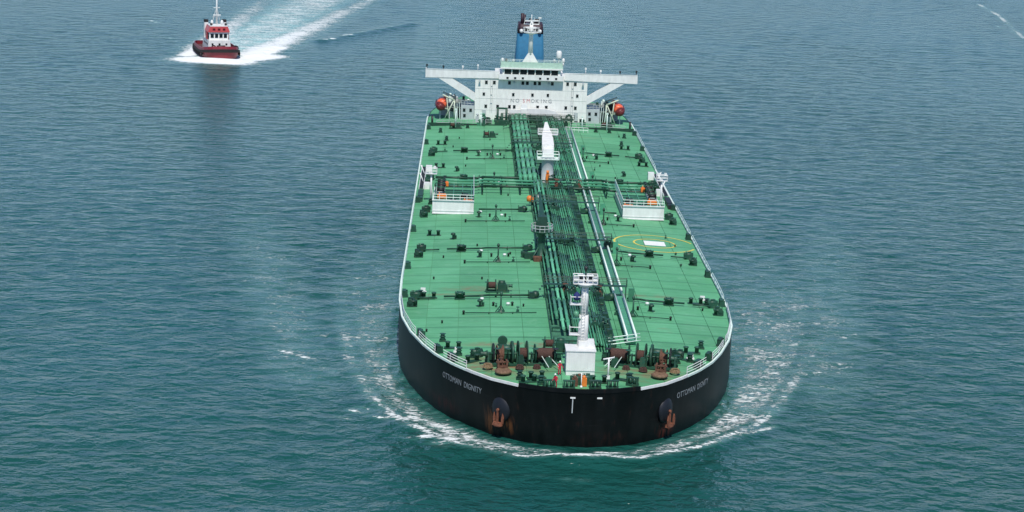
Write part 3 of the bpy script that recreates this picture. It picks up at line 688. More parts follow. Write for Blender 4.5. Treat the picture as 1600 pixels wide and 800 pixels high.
# ------------------------------------------------------------------ midship manifold
zD = dz(10, 130)
for k, y in enumerate((131.2, 134.4, 137.6, 140.8)):      # crossover lines, raised on legs
    b = MB(); r = .21
    for s in (-1, 1):
        b.tube([(s*1.0, y, zD+1.45), (s*11.2, y, zD+1.45), (s*13, y-.8, zD+1.3), (s*20.3, y-.8, zD+1.3)], r, 8)
        for x in (4, 8, 12, 16, 18.5, 20.2): b.cyl((s*x, y-(.8 if x > 12 else 0), zD+(1.3 if x > 12 else 1.45)), (s*(x+.2), y-(.8 if x > 12 else 0), zD+(1.3 if x > 12 else 1.45)), r*1.6, n=9)
    b.build('crossover_pipe', m_dgreen if k in (0, 3) else m_pipe, ship)
for s in (-1, 1):
    b = MB()
    for x in (4.5, 8, 11.5): 
        b.box((s*x, 136, zD+1.1), (.3, 13, .2))
        for y in (130, 136, 142): b.box((s*x, y, zD+.5), (.25, .25, 1.1))
    b.build('crossover_frame', m_dgreen, ship)
    x0, x1 = (13.15, 20.4); xc = s*(x0+x1)/2; W = x1-x0; yf = 111.2; D = 21.
    st = empty('manifold_platform', (xc, yf, dz(xc, yf)), 0, ship); H = 2.45
    b = MB(); b.box((0, .08, H/2), (W, .16, H)); b.box((0, -.03, .55), (W+.1, .1, .12)); b.box((0, -.05, H), (W+.14, .34, .14)); b.box((0, -.06, .06), (W+.1, .2, .12)); b.build('front_wall', m_white, st)
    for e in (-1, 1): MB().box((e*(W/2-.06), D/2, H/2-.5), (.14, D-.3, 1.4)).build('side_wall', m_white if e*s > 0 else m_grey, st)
    b = MB(); b.box((0, D/2+.2, .55), (W-.3, D-.4, .1))
    b.build('drip_tray', m_dgreen, st)
    b = MB()
    for k in range(10): b.box((0, 1.2+2.05*k, H-.85), (W-.35, .28, .12))
    for x in np.linspace(-W/2+.4, W/2-.4, 5): b.box((x, D/2, H-.72), (.12, D-.6, .12))
    b.build('grating', m_pipe, st)
    b = MB()
    for h in (.5, 1.0):
        b.cyl((-W/2, .1, H+h), (W/2, .1, H+h), .05, n=5); b.cyl((-W/2*s, .1, H+h), (-W/2*s, D, H+h), .05, n=5)
    for x in np.linspace(-W/2, W/2, 7): b.cyl((x, .1, H), (x, .1, H+1), .05, n=5)
    for y in np.linspace(.1, D, 11): b.cyl((-W/2*s, y, H-.5), (-W/2*s, y, H+1), .05, n=5)
    b.build('handrail', m_pale, st)
    for (x, y, w_, d_, h_, mt) in ((-s*W*.36, 1.3, 2.0, 1.3, .5, m_orange), (s*W*.28, 6.5, 1.7, 1.4, .5, m_orange), (s*W*.26, 19, 1.7, 1.6, .6, m_orange), (-s*W*.28, 6.8, 1.5, .9, .6, m_black), (0, 2.2, 1.4, .6, .4, m_black), (s*W*.33, 12.5, 1.6, 4.5, .5, m_grey)):
        b = MB(); b.box((0, 0, h_/2), (w_, d_, h_)); b.box((0, 0, h_+.08), (w_*.8, d_*.7, .16)); b.cyl((-w_*.3, 0, h_), (-w_*.3, 0, h_+.5), .08, n=6)
        b.build('equipment_box', mt, st).location = (x, y, H-.75)
    for k in range(6):                                         # manifold flanges with blanks
        b = MB(); b.cyl((0, 0, 0), (s*1.2, 0, 0), .3, n=10); b.cyl((s*1.2, 0, 0), (s*1.32, 0, 0), .52, n=12); b.cyl((0, 0, -1), (0, 0, .9), .1, n=6); b.lathe([(.3, .85), (.34, .9), (.3, .95)], 10)
        b.build('manifold_flange', m_dgreen if k % 2 else m_black, st).location = (s*(W/2-1.9), 9.5+1.9*k, H+.15)
    # light mast at the outboard corner
    pm = at(682, 313) if s < 0 else at(1033, 322); mz = dz(pm.x, pm.y)
    lm = empty('light_mast', (s*20.9, 123, dz(20.9, 123)), 0, ship)
    MB().cyl((0, 0, 0), (0, 0, 5.6), .2, .16, n=8).cyl((.5, 0, 0), (.12, 0, 3), .06, n=5).build('pole', m_white, lm)
    b = MB(); b.box((0, 0, 5.3), (2.0, 1.2, .1)); 
    for x in (-1, 1):
        for y in (-.6, .6): b.cyl((x, y, 5.3), (x, y, 6.3), .05, n=5)
    for h in (5.8, 6.3):
        for y in (-.6, .6): b.cyl((-1, y, h), (1, y, h), .05, n=5)
        for x in (-1, 1): b.cyl((x, -.6, h), (x, .6, h), .05, n=5)
    b.build('mast_platform', m_white, lm)
    b = MB()
    for x in (-.6, .6): b.box((x, -.4, 6.55), (.45, .3, .4))
    b.build('floodlight', m_white, lm)
    # accommodation ladder stowed along the rail
    xl = s*22.9; ld = empty('accommodation_ladder', (xl, 146, dz(xl, 146)), 0, ship)
    for e in (-.42, .42): MB().box((e, 0, .75), (.10, 25, .35)).build('stringer', m_white, ld)
    b = MB()
    for y in np.arange(-12.2, 12.3, .45): b.box((0, y, .7), (.72, .26, .06))
    b.build('steps', m_black, ld)
    for (y, w_, h_) in ((9, 1.2, 1.5), (-9, 1.0, 1.3)): MB().box((-s*1.0, y, h_/2), (w_, w_*1.15, h_)).cyl((-s*1.0-.6, y, h_*.7), (-s*1.0+.6, y, h_*.7), .4, n=10).build('ladder_winch', m_white, ld)
    for y in (4, -5): MB().cyl((-s*.5, y, 0), (s*.5, y, 2.4), .11, n=6).build('ladder_davit', m_white, ld)
    for (y, l_) in ((-17, 6), (-21.5, 2)): MB().box((0, y, .35), (1.0, l_, .7), taper=.92).box((0, y, .74), (1.0, l_*.98, .08)).build('hose_bin', m_black if s > 0 else m_dgreen, ld)

# helicopter winching mark
hc = Vector((17.0, 90.6))
def ring(r0_, r1_, mt, name):
    b = MB(); n = 72; pts = []
    for k in range(n):
        g = 2*PI*k/n; row = []
        for r in (r0_, r1_):
            x, y = hc.x+r*math.cos(g), hc.y+r*math.sin(g); row.append((x, y, dz(x, y)+.024))
        pts.append(row)
    i0 = 0
    for row in pts: b.v += row
    for k in range(n):
        j = (k+1) % n
        if max(abs(pts[k][1][0]), abs(pts[j][1][0])) > 23.5: continue
        b.face((2*k, 2*k+1, 2*j+1, 2*j))
    return b.build(name, mt, ship)
ring(6.55, 6.90, m_yellow, 'winching_circle'); ring(3.3, 3.62, m_yellow, 'winching_circle')
for (ra, rb) in ((6.95, 7.02),): pass
b = MB(); n = 8
for k in range(n+1):
    x = hc.x-1.75+3.5*k/n
    for y in (hc.y-1.75, hc.y+1.75): b.v.append((x, y, dz(x, y)+.026))
for k in range(n): b.face((2*k, 2*k+2, 2*k+3, 2*k+1))
b.build('winching_mark', m_mwhite, ship)

# ------------------------------------------------------------------ cranes
cr = empty('hose_crane', (1.0, 145.0, dz(1, 145)), 0, ship)
MB().lathe([(1.5, 0), (1.5, .25), (1.15, .35), (1.15, 4.2), (1.45, 4.5), (1.45, 4.8)], 16).build('pedestal', m_grey, cr)
MB().box((0, .2, 5.6), (2.3, 2.6, 1.6), taper=.85).build('slew_house', m_white, cr)
MB().slab_xz([(-1.05, 5.2), (1.05, 5.2), (.95, 6.7), (-.95, 6.7)], 1.2, 2.4).build('boom_foot', m_white, cr)
b = MB()
def bx(y0, w0, h0, z0, y1, w1, h1, z1): b.loft([[(-w0/2, y0, z0-h0/2), (w0/2, y0, z0-h0/2), (w0/2, y0, z0+h0/2), (-w0/2, y0, z0+h0/2)], [(-w1/2, y1, z1-h1/2), (w1/2, y1, z1-h1/2), (w1/2, y1, z1+h1/2), (-w1/2, y1, z1+h1/2)]], smooth=False)
bx(1.5, 2.3, 1.5, 6.3, 6, 2.1, 1.4, 7.2); bx(6, 2.0, 1.3, 7.2, 9.5, 1.8, 1.1, 7.8); bx(9.5, 1.6, 1.0, 7.8, 15, .5, .5, 9.2)
b.build('boom', m_white, cr)
b = MB(); b.box((.2, 9.2, 7.9), (3.9, 1.4, .14)); 
for x in (-1.75, 2.15):
    for y in (8.5, 9.9): b.cyl((x, y, 7.9), (x, y, 8.9), .06, n=5)
for h in (8.4, 8.9):
    for y in (8.5, 9.9): b.cyl((-1.75, y, h), (2.15, y, h), .06, n=5)
b.build('boom_platform', m_white, cr)
b = MB(); b.box((0, 0, 4.6), (4.2, 3.2, .12))
for x in (-2.1, 2.1):
    for y in (-1.6, 0, 1.6): b.cyl((x, y, 4.6), (x, y, 5.7), .06, n=5)
for h in (5.1, 5.7):
    for y in (-1.6, 1.6): b.cyl((-2.1, y, h), (2.1, y, h), .06, n=5)
    for x in (-2.1, 2.1): b.cyl((x, -1.6, h), (x, 1.6, h), .06, n=5)
b.build('service_platform', m_pale, cr)
MB().cyl((.75, 1.2, 4.9), (.75, 5, 6.6), .18, n=8).cyl((-.75, 1.2, 4.9), (-.75, 5, 6.6), .18, n=8).build('luffing_ram', m_grey, cr)
MB().cyl((0, 14.8, 9.0), (0, 14.8, 4.6), .05, n=5).lathe([(.05, 3.9), (.3, 4.2), (.3, 4.5), (.05, 4.7)], 8, (0, 14.8, 0)).build('hook', m_orange, cr)
MB().box((0, -1.7, .9), (.7, .5, 1.8)).cyl((0, -1.7, 1.8), (0, -1.7, 2.5), .25, n=8).build('hydraulic_unit', m_orange, cr)
# dark green provisions crane
gp = at(845, 405); g = empty('deck_crane', (gp.x, gp.y, dz(gp.x, gp.y)), 0, ship)
b = MB(); b.lathe([(1.0, 0), (1.0, .25), (.62, .5), (.55, 4.0), (.9, 4.4)], 12)
for k in range(4): a = k*PI/2+.6; b.cyl((1.9*math.cos(a), 1.9*math.sin(a), 0), (.5*math.cos(a), .5*math.sin(a), 2.0), .16, n=6)
b.build('pedestal', m_dgreen, g)
MB().lathe([(1.6, 4.4), (1.75, 4.5), (1.75, 4.65)], 16).build('service_platform', m_dgreen, g)
b = MB()
for k in range(14): a = 2*PI*k/14; b.cyl((1.7*math.cos(a), 1.7*math.sin(a), 4.6), (1.7*math.cos(a), 1.7*math.sin(a), 5.6), .05, n=5)
for h in (5.1, 5.6): b.tube([(1.7*math.cos(2*PI*k/14), 1.7*math.sin(2*PI*k/14), h) for k in range(15)], .05, 5)
b.build('handrail', m_grey, g)
MB().box((0, .3, 5.8), (1.7, 1.9, 2.2), taper=.8).box((-.7, -.5, 5.6), (.6, .6, 1.4)).build('machinery_house', m_dgreen, g)
b = MB(); bx(1.0, .8, .9, 6.4, 9, .55, .7, 7.2); bx(9, .5, .6, 7.2, 16, .3, .35, 7.8); b.build('boom', m_dgreen, g)
MB().cyl((0, 1.2, 5.2), (0, 7, 6.8), .14, n=6).build('luffing_ram', m_grey, g)
for k, (dx, dy, w_, h_) in enumerate(((-1.9, .4, 1.4, .9), (-.6, -1.6, 1.2, .7), (1.5, -.5, 1.1, 1.2), (-2.6, 1.4, .9, .8))):
    MB().box((0, 0, h_/2), (w_, 1.1, h_)).cyl((-w_/2-.1, 0, h_*.8), (w_/2+.1, 0, h_*.8), .3, n=8).build('winch_unit', m_dgreen if k != 1 else m_rust, ship).location = (gp.x+dx, gp.y+dy, dz(gp.x, gp.y))
wp = at(842, 322); MB().box((0, 0, 1.0), (.9, 11, .12)).box((0, 0, .5), (.7, 10, .9)).build('chute', m_white, ship).location = (wp.x, wp.y, dz(wp.x, wp.y))
yp = at(827, 322); MB().lathe([(.1, 0), (.5, .1), (.55, .8), (.3, 1.1)], 10).box((.5, .2, .4), (.5, .6, .8)).build('foam_monitor', m_orange, ship).location = (yp.x, yp.y, dz(yp.x, yp.y)+.8)
# ------------------------------------------------------------------ foremast and its house
fm = empty('foremast', (.25, 6.4, dz(.25, 6.4)), 0, ship)
b = MB(); b.box((0, 1.6, 1.55), (3.6, 3.2, 3.1)); b.build('mast_house', m_white, fm)
MB().box((0, 1.6, 3.16), (3.8, 3.4, .12)).build('house_roof', m_white, fm); MB().box((0, -.04, .62), (3.64, .06, .07)).build('house_trim', m_grey, fm)
b = MB()
for x in np.linspace(-1.6, 1.6, 12): b.box((x, -.02, 1.85), (.05, .05, 2.3))
b.build('house_stiffeners', m_wall, fm)
MB().box((.75, 2.6, 3.55), (2.0, 1.8, .8)).build('mast_base', m_white, fm)
mx, my = .35, 2.9
MB().cyl((mx-.05, my, 3.1), (mx, my, 7.2), .72, .58, n=14).cyl((mx, my, 7.2), (mx, my, 11.2), .56, .40, n=14).build('mast_column', m_white, fm)
b = MB(); b.lathe([(.5, 10.7), (1.15, 11.15), (1.15, 11.3)], 14, (mx, my, 0)); b.box((mx, my, 11.2), (3.0, 1.0, .12)); b.build('crow_platform', m_white, fm)
b = MB()
for x in np.linspace(-1.5, 1.5, 6):
    for y in (-.6, .6): b.cyl((mx+x, my+y, 11.2), (mx+x, my+y, 12.3), .055, n=5)
for h in (11.75, 12.3):
    for y in (-.6, .6): b.cyl((mx-1.5, my+y, h), (mx+1.5, my+y, h), .055, n=5)
    for x in (-1.5, 1.5): b.cyl((mx+x, my-.6, h), (mx+x, my+.6, h), .055, n=5)
b.build('crow_rail', m_white, fm)
b = MB()
for x in (-.55, .55): b.box((mx+x, my-.3, 12.0), (.85, .35, .75))
b.box((mx-1.2, my-.2, 11.8), (.5, .4, .5)); b.box((mx+1.2, my-.2, 11.8), (.5, .4, .5)); b.build('lamp_housing', m_white, fm)
b = MB()
for x in (-.55, .55): b.box((mx+x, my-.5, 12.0), (.5, .06, .42))
b.build('lamp_glass', m_glass, fm)
MB().cyl((mx, my, 11.3), (mx, my, 13.0), .09, n=6).lathe([(.2, 12.9), (.25, 13.1), (.2, 13.4)], 8, (mx, my, 0)).build('mast_light', m_black, fm)
for (z, wdt) in ((9.1, 1.6), (5.2, 1.5)):
    b = MB(); b.box((mx-1.05, my-.1, z-.55), (wdt, 1.1, .1))
    for x in (-1.75, -.4):
        for y in (-.6, .4): b.cyl((mx+x, my+y, z-.55), (mx+x, my+y, z+.45), .05, n=5)
    for h in (z+.45,):
        b.cyl((mx-1.75, my-.6, h), (mx-.4, my-.6, h), .05, n=5); b.cyl((mx-1.75, my-.6, h), (mx-1.75, my+.4, h), .05, n=5)
    b.build('mast_balcony', m_white, fm)
MB().lathe([(.05, -.45), (.4, -.3), (.5, 0), (.4, .35), (.08, .7)], 12, (mx-1.0, my-.2, 9.45)).build('signal_bell_cover', m_navy, fm)
MB().lathe([(.05, -.35), (.35, -.2), (.35, .3), (.1, .45)], 10, (mx-1.0, my-.2, 7.2)).box((mx-.9, my-.2, 6.7), (1.0, .6, .1)).build('fog_horn', m_pipe2, fm)
b = MB()
for x in (-.2, .2): b.cyl((mx+x-.1, my-.85, 3.2), (mx+x-.1, my-.6, 11), .04, n=5)
for z in np.arange(3.4, 11, .4): b.cyl((mx-.3, my-.75, z), (mx+.1, my-.75, z), .03, n=4)
b.build('ladder', m_white, fm)
jp = at(950, 592); jk = empty('jack_staff', (jp.x, jp.y, dz(jp.x, jp.y)), 0, ship)
MB().cyl((0, 0, 0), (0, 0, 2.6), .11, n=7).box((0, 0, .2), (.4, .4, .4)).build('staff', m_white, jk); MB().cyl((-.7, 0, 2.5), (.7, .3, 2.7), .11, n=6).build('cross_arm', m_white, jk)
vp = at(908, 606); MB().cyl((0, 0, 0), (0, 0, 1.9), .07, n=6).lathe([(.16, 0), (.2, .12), (.1, .3)], 8).build('jack_staff', m_white, ship).location = (vp.x, vp.y, dz(vp.x, vp.y))

# ------------------------------------------------------------------ windlasses and winches
def drum(parent, c, L_, r, mt, axis='x', name='rope_drum', fr=1.9):
    b = MB(); d = Vector((1, 0, 0)); c = Vector(c); rr = r
    prof = []; k = 9
    for i in range(k):
        a = -L_/2+L_*i/(k-1); prof.append((rr*(1+.06*(i % 2)), a))
    b.lathe(prof, 14, tuple(c), 'x'); o = b.build(name, mt, parent)
    for e in (-1, 1):
        b = MB(); b.cyl(c+d*(e*L_/2), c+d*(e*(L_/2+.12)), r*fr, n=16); b.build('drum_flange', m_dgreen, o)
    return o
def windlass(origin, rz, mir):
    wl = empty('windlass', (origin[0], origin[1], dz(*origin)), rz, ship); s = mir
    b = MB()
    for y in (-.9, .9): b.box((0, y, .15), (9.4, .3, .3))
    for x in (-4.3, -1.9, .2, 2.2, 4.3): b.box((x, 0, .14), (.3, 2.1, .28))
    for x in (-4.3, -1.2, .7, 1.9, 4.4): b.box((s*x, 0, .85), (.22, 1.1, 1.3), taper=.7)
    b.build('bed', m_dgreen, wl)
    MB().cyl((-5.0, 0, 1.35), (5.2, 0, 1.35), .14, n=8).build('shaft', m_dgreen, wl)
    drum(wl, (-s*2.8, 0, 1.35), 2.3, .72, m_rope, fr=1.75); drum(wl, (s*.0, .1, 1.35), 1.0, .70, m_rope, fr=2.35)
    MB().lathe([(1.05, -.45), (1.15, -.4), (.65, -.15), (.65, .15), (1.15, .4), (1.05, .45)], 16, (s*2.9, 0, 1.35), 'x').build('chain_gypsy', m_rust, wl)
    MB().lathe([(1.45, -.14), (1.5, 0), (1.45, .14)], 20, (s*1.35, 0, 1.5), 'x').build('gear_case', m_dgreen, wl)
    MB().lathe([(1.25, -.10), (1.3, 0), (1.25, .10)], 20, (s*3.75, 0, 1.4), 'x').build('brake_drum', m_black, wl)
    MB().box((s*1.7, 1.5, .8), (1.8, 1.5, 1.3)).cyl((s*.9, 1.5, 1.6), (s*2.8, 1.5, 1.6), .5, n=10).build('motor', m_dgreen, wl)
    MB().lathe([(.45, 0), (.32, .3), (.32, .55), (.5, .9)] if s < 0 else [(.5, -.9), (.32, -.55), (.32, -.3), (.45, 0)], 12, (-s*-4.5 if False else s*4.6 if s > 0 else -5.4, 0, 1.3), 'x').build('warping_head', m_dgreen, wl)
    for x in (-4.1, -1.5, 2.0, 3.4):
        MB().cyl((s*x, -.3, .3), (s*x, -1.15, 2.2), .06, n=5).lathe([(.36, 0), (.42, .04), (.36, .08)], 12, (s*x, -1.2, 2.25)).build('brake_wheel', random.choice((m_dgreen, m_dgreen, m_black)), wl)
    for (x, y, w_, h_) in ((-3.1, -1.7, .9, 1.0), (-2.2, 1.6, 1.0, 1.2), (.4, -1.6, .7, 1.3), (4.2, 1.2, .8, .9), (-4.8, .9, .7, .8)): MB().box((s*x, y, h_/2+.1), (w_, .55, h_)).box((s*x, y-.1, h_+.2), (w_*.7, .3, .25)).build('control_stand', m_dgreen, wl)
    b = MB(); y = -.9; i = 0
    while y > -3.4:
        z = max(.35, 1.4-.35*(-.9-y)); b.box((s*2.9, y, z), ((.46, .16)[i % 2], .38, (.16, .46)[i % 2])); y -= .31; i += 1
    b.build('anchor_chain', m_rust, wl)
    MB().box((s*2.9, -2.9, .3), (1.3, 1.2, .6)).box((s*2.9-.55, -2.9, .85), (.22, 1.1, .8)).box((s*2.9+.55, -2.9, .85), (.22, 1.1, .8)).cyl((s*2.9-.8, -3.0, 1.0), (s*2.9+.8, -3.0, 1.0), .14, n=7).build('chain_stopper', m_rust, wl)
    MB().lathe([(1.05, 0), (1.1, .22), (.85, .42), (.6, .3)], 14, (s*2.9, -4.2, 0)).build('hawse_pipe', mat('worn hawse lip', (.16, .095, .055), .8, var=.3, scale=3), wl)
    for (x, y, r_) in ((4.6, -1.8, .62), (.6, -2.4, .5), (-1.6, -2.2, .45)):   # flaked mooring rope
        b = MB()
        for k in range(3): b.tube([((r_-.07*k)*math.cos(a), (r_-.07*k)*math.sin(a), .09+.15*k) for a in np.linspace(0, 2*PI, 11)], .1, 5)
        b.build('rope_coil', mat('tan rope', (.22, .15, .08), .9, var=.3, scale=8) if r_ > .5 else m_rope, wl).location = (s*x, y, 0)
    for (xa, xb, y) in ((-2.4, -2.9, -3.8), (-3.3, -4.2, -3.4)): MB().cyl((s*xa, -.6, 1.2), (s*xb, y, .55), .05, n=5).build('mooring_line', m_pale, wl)
    return wl
windlass((-6.9, 11.3), .10, -1); windlass((8.3, 11.9), -.20, 1)
def winch(origin, rz, sc_=1.0, rope=m_rope):
    wn = empty('mooring_winch', (origin[0], origin[1], dz(*origin)), rz, ship); wn.scale = (sc_,)*3
    b = MB()
    for y in (-.6, .6): b.box((0, y, .12), (3.6, .22, .24))
    for x in (-1.6, -.2, 1.5): b.box((x, 0, .65), (.2, .8, 1.1), taper=.7)
    b.build('bed', m_dgreen, wn); drum(wn, (-.9, 0, 1.05), 1.1, .5, rope); MB().box((.7, .1, .75), (1.3, 1.3, 1.1)).cyl((.2, .6, 1.3), (1.2, .6, 1.3), .4, n=10).build('motor', m_dgreen, wn)
    MB().lathe([(.3, 0), (.22, .25), (.22, .4), (.34, .6)], 10, (1.7, 0, 1.0), 'x').build('warping_head', m_dgreen, wn)
    MB().cyl((-1.7, -.2, .2), (-1.7, -.9, 1.7), .05, n=5).lathe([(.28, 0), (.32, .04), (.28, .08)], 10, (-1.7, -.95, 1.7)).build('brake_wheel', m_dgreen, wn)
    return wn
for (px, py, rz, s_) in ((777, 456, .05, .95), (868, 548, 0, .95), (712, 201, 0, .8), (765, 215, .1, .8), (948, 200, 0, .8)):
    p = at(px, py); winch((p.x, p.y), rz, s_)
p = at(785, 540); b = MB(); b.lathe([(.62, -.25), (.66, 0), (.62, .25)], 16, (0, 0, .7), 'y'); b.box((0, 0, .15), (1.1, .8, .3)); b.build('hose_reel', m_dgreen, ship).location = (p.x, p.y, dz(p.x, p.y))
# fairleads, chocks and bitts round the stem head
for (px, py, me, rz) in ((826, 597, me_boll, .2), (845, 600, me_pedr, 0), (858, 606, me_fair, .1), (889, 607, me_fair, 0), (930, 607, me_fair, 0), (935, 598, me_boll, 0), (957, 607, me_fair, -.1), (973, 594, me_boll, -.4), (988, 602, me_fair, -.3),
                         (812, 592, me_pedr, 0), (838, 591, me_boll, .3), (900, 600, me_machine, 0), (916, 599, me_machine, 0), (984, 596, me_pedr, 0), (745, 558, me_machine, .6), (1059, 560, me_machine, -.6), (738, 565, me_boll, .6), (1070, 563, me_boll, -.6)):
    p = at(px, py); onp(me, p.x, p.y, rz)
for (px, py) in ((905, 600), (898, 603), (912, 603)): p = at(px, py); MB().box((0, 0, .5), (.7, .5, 1.0)).cyl((0, 0, .9), (0, 0, 1.3), .2, n=8).build('stores_drum', m_rust if px != 912 else m_orange, ship).location = (p.x, p.y, dz(p.x, p.y))

# ------------------------------------------------------------------ accommodation block
YF = 228.0; Z0 = dz(0, YF)-.1; ZT = 17.75
acc = empty('accommodation_block', (0, YF, 0), 0, ship)
MB().box((0, 7, (Z0+ZT)/2), (26.0, 14, ZT-Z0)).build('wall', m_wall, acc)
b = MB()
for z in (10.4, 13.1, 15.4): b.box((0, -.02, z), (26.05, .05, .05))
for x in np.arange(-12, 12.1, 4): b.box((x, -.015, (Z0+ZT)/2), (.035, .04, ZT-Z0-.1))
b.build('plate_seam', mat('weld seam', (.56, .59, .56), .6), acc)
def windows(pxs, py, slope, w_, h_, Y=YF, mt=m_glass, parent=acc):
    for px in pxs:
        p = aty(px, py+slope*(px-760), Y); o = MB().box((0, 0, 0), (w_, .08, h_)).build('window', mt, parent)
        o.location = (p.x, p.y-YF-.03, p.z)
        MB().box((0, .03, h_/2+.07), (w_+.2, .07, .07)).box((0, .03, -h_/2-.07), (w_+.2, .07, .07)).build('window_frame', m_white, o)
windows((760, 772.5, 796, 817, 824, 836, 843, 863, 887, 899), 128.6, .022, .62, .8)
windows((756, 802, 832, 856, 902), 147, .022, .55, .7)
windows((759, 777.5, 796, 803.5, 840, 853.5, 884, 899), 166, .022, .6, .75)
windows((754, 762, 900, 908), 186, .022, .8, .9)
for x in (-10.8, 10.6): 
    d_ = MB().box((0, 0, 0), (.95, .1, 1.95)).build('door', m_grey, acc); d_.location = (x, -.05, Z0+1.2); MB().box((.3, -.07, 0), (.1, .06, .25)).build('handle', m_black, d_)
for x in (-9.2, 9.6): MB().cyl((x-.2, -.15, 10), (x-.2, -.15, 17.6), .04, n=5).cyl((x+.2, -.15, 10), (x+.2, -.15, 17.6), .04, n=5).box((x, -.1, 12), (.4, .14, .06)).box((x, -.1, 14), (.4, .14, .06)).box((x, -.1, 16), (.4, .14, .06)).build('wall_ladder', m_grey, acc)
for x in (-12, -4, 4, 12): MB().box((x, -.3, 17.2), (.35, .5, .3)).box((x, -.6, 17.05), (.5, .25, .35)).build('floodlight', m_grey, acc)
# NO SMOKING across the front
for ch, px in zip('NOSMOKING', (800.5, 808.5, 818.5, 825.5, 832.5, 839.5, 846, 851.5, 859.5)):
    me = text_mesh(ch, 1.2, .012); xs_ = [v.co.x for v in me.vertices]; cxx = (min(xs_)+max(xs_))/2
    p = aty(px, 155.5+.022*(px-760), YF)
    for v in me.vertices: x, y, z = v.co; v.co = (x-cxx, -z-.012, y-.5)
    me.materials.clear(); me.materials.append(mat('faded red lettering', (.62, .30, .30), .6) if ch in 'SM' else mat('dark lettering', (.30, .31, .31), .6))
    me.update(); put('letter', me, acc, (p.x, p.y-YF-.03, p.z))
# wheelhouse, standing proud of the block
wh = empty('wheelhouse', (0, YF, 0), 0, ship)
MB().slab_xz([(-7.6, 17.76), (7.4, 17.76), (7.4, 18.95), (-7.6, 18.95)], -1.55, 9).build('wall', m_white, wh)
MB().box((-.1, 3.6, 19.62), (13.4, 10, 1.34)).build('window_band', m_wall, wh)
MB().box((-.1, 3.6, 20.42), (14.4, 11.2, .24)).build('roof', m_white, wh)
for k in range(7):
    x = -6.2+1.80*k+.62; o = MB().box((0, 0, 0), (1.52, .1, 1.12)).build('window', m_glass, wh); o.location = (x-.0, -1.47, 19.6)
    MB().box((-.82, -.0, 0), (.10, .16, 1.2)).box((0, -.01, -.6), (1.6, .16, .08)).build('window_frame', m_wall, o)
windows((793, 805, 817, 844, 856, 869), 121, .022, .5, .42, YF-1.55, m_glass, wh)
MB().slab_xz([(-7.4, 20.55), (7.2, 20.55), (6.9, 21.9), (-7.1, 21.9)], -1.2, -1.0).build('compass_deck_front', m_cgreen, wh)
MB().box((-.1, 3.5, 20.58), (14.0, 9, .06)).build('compass_deck', m_cgreen, wh)
for e in (-1, 1): MB().box((e*7.1-.1, 3.5, 21.0), (.12, 8.8, .9)).build('compass_deck_side', m_cgreen, wh)
rail([(-7.1+14*k/10, YF-1.1) for k in range(11)], lambda p: 21.85, .6, m_pale, 'handrail', ship, nr=2, r=.035, post=1)
# bridge wings with their struts
for s in (-1, 1):
    wg = empty('bridge_wing', (0, YF, 0), 0, ship)
    X0, X1 = 7.6, 24.5
    MB().slab_xz([(s*X0, 17.8), (s*X1, 17.55), (s*X1, 19.45), (s*13, 19.45), (s*X0, 19.3)][::s], -.25, -.05).build('wing_bulwark', m_white, wg)
    MB().slab_xz([(s*X0, 17.62), (s*X1, 17.5), (s*X1, 17.78), (s*X0, 17.78)][::s], -.05, 3.6).build('wing_floor', m_wall, wg)
    MB().box((s*X1, 1.7, 18.5), (.14, 3.7, 1.9)).build('wing_end', m_white, wg)
    MB().slab_xz([(s*X0, 17.8), (s*X1, 17.55), (s*X1, 18.5), (s*X0, 18.5)][::s], 3.5, 3.65).build('wing_back', m_wall, wg)
    MB().slab_xz([(s*12.98, 12.3), (s*21.6, 17.5), (s*18.4, 17.5), (s*12.98, 14.1)][::s], -.12, 1.2).build('wing_strut', m_white, wg)
    MB().slab_xz([(s*X0, 19.42), (s*X1, 19.46), (s*X1, 19.56), (s*X0, 19.52)][::s], -.32, .05).build('wing_cap', m_white, wg)
    for (x, h) in ((24.3, .7), (20.5, .5), (16, .6), (12.5, 1.0)): MB().cyl((s*x, .6, 19.4), (s*x, .6, 19.5+h), .10, n=6).box((s*x, .6, 19.6+h), (.4, .4, .45)).build('repeater', m_black if x > 20 else m_white, wg)
# radar mast
rm = empty('radar_mast', (-.35, YF+4, 20.5), 0, ship)
MB().slab_xz([(-2.3, 0), (2.3, 0), (.5, 3.0), (-.5, 3.0)], -.5, .5).build('mast_base', m_wall, rm)
MB().slab_xz([(-.5, 0), (.5, 0), (0, 1.8)], -1.6, -.5).build('mast_rib', m_white, rm)
MB().cyl((0, 0, 2.6), (0, 0, 10.2), .56, .42, n=12).build('mast_column', m_wall, rm)
b = MB(); b.lathe([(.5, 7.3), (1.85, 7.75), (1.85, 7.88)], 14); b.build('radar_platform', m_wall, rm)
b = MB()
for k in range(12): a = 2*PI*k/12; b.cyl((1.85*math.cos(a), 1.85*math.sin(a), 7.8), (1.85*math.cos(a), 1.85*math.sin(a), 8.9), .06, n=5)
for h in (8.35, 8.9): b.tube([(1.85*math.cos(2*PI*k/12), 1.85*math.sin(2*PI*k/12), h) for k in range(13)], .06, 5)
b.build('platform_rail', m_wall, rm)
MB().box((0, -.9, 8.9), (2.6, .35, .35)).cyl((0, -.9, 7.9), (0, -.9, 8.8), .25, n=8).build('radar_scanner', m_white, rm)
MB().box((0, -.3, 10.5), (3.4, .3, .3), .35).cyl((0, -.3, 9.6), (0, -.3, 10.4), .2, n=8).build('radar_scanner', m_white, rm)
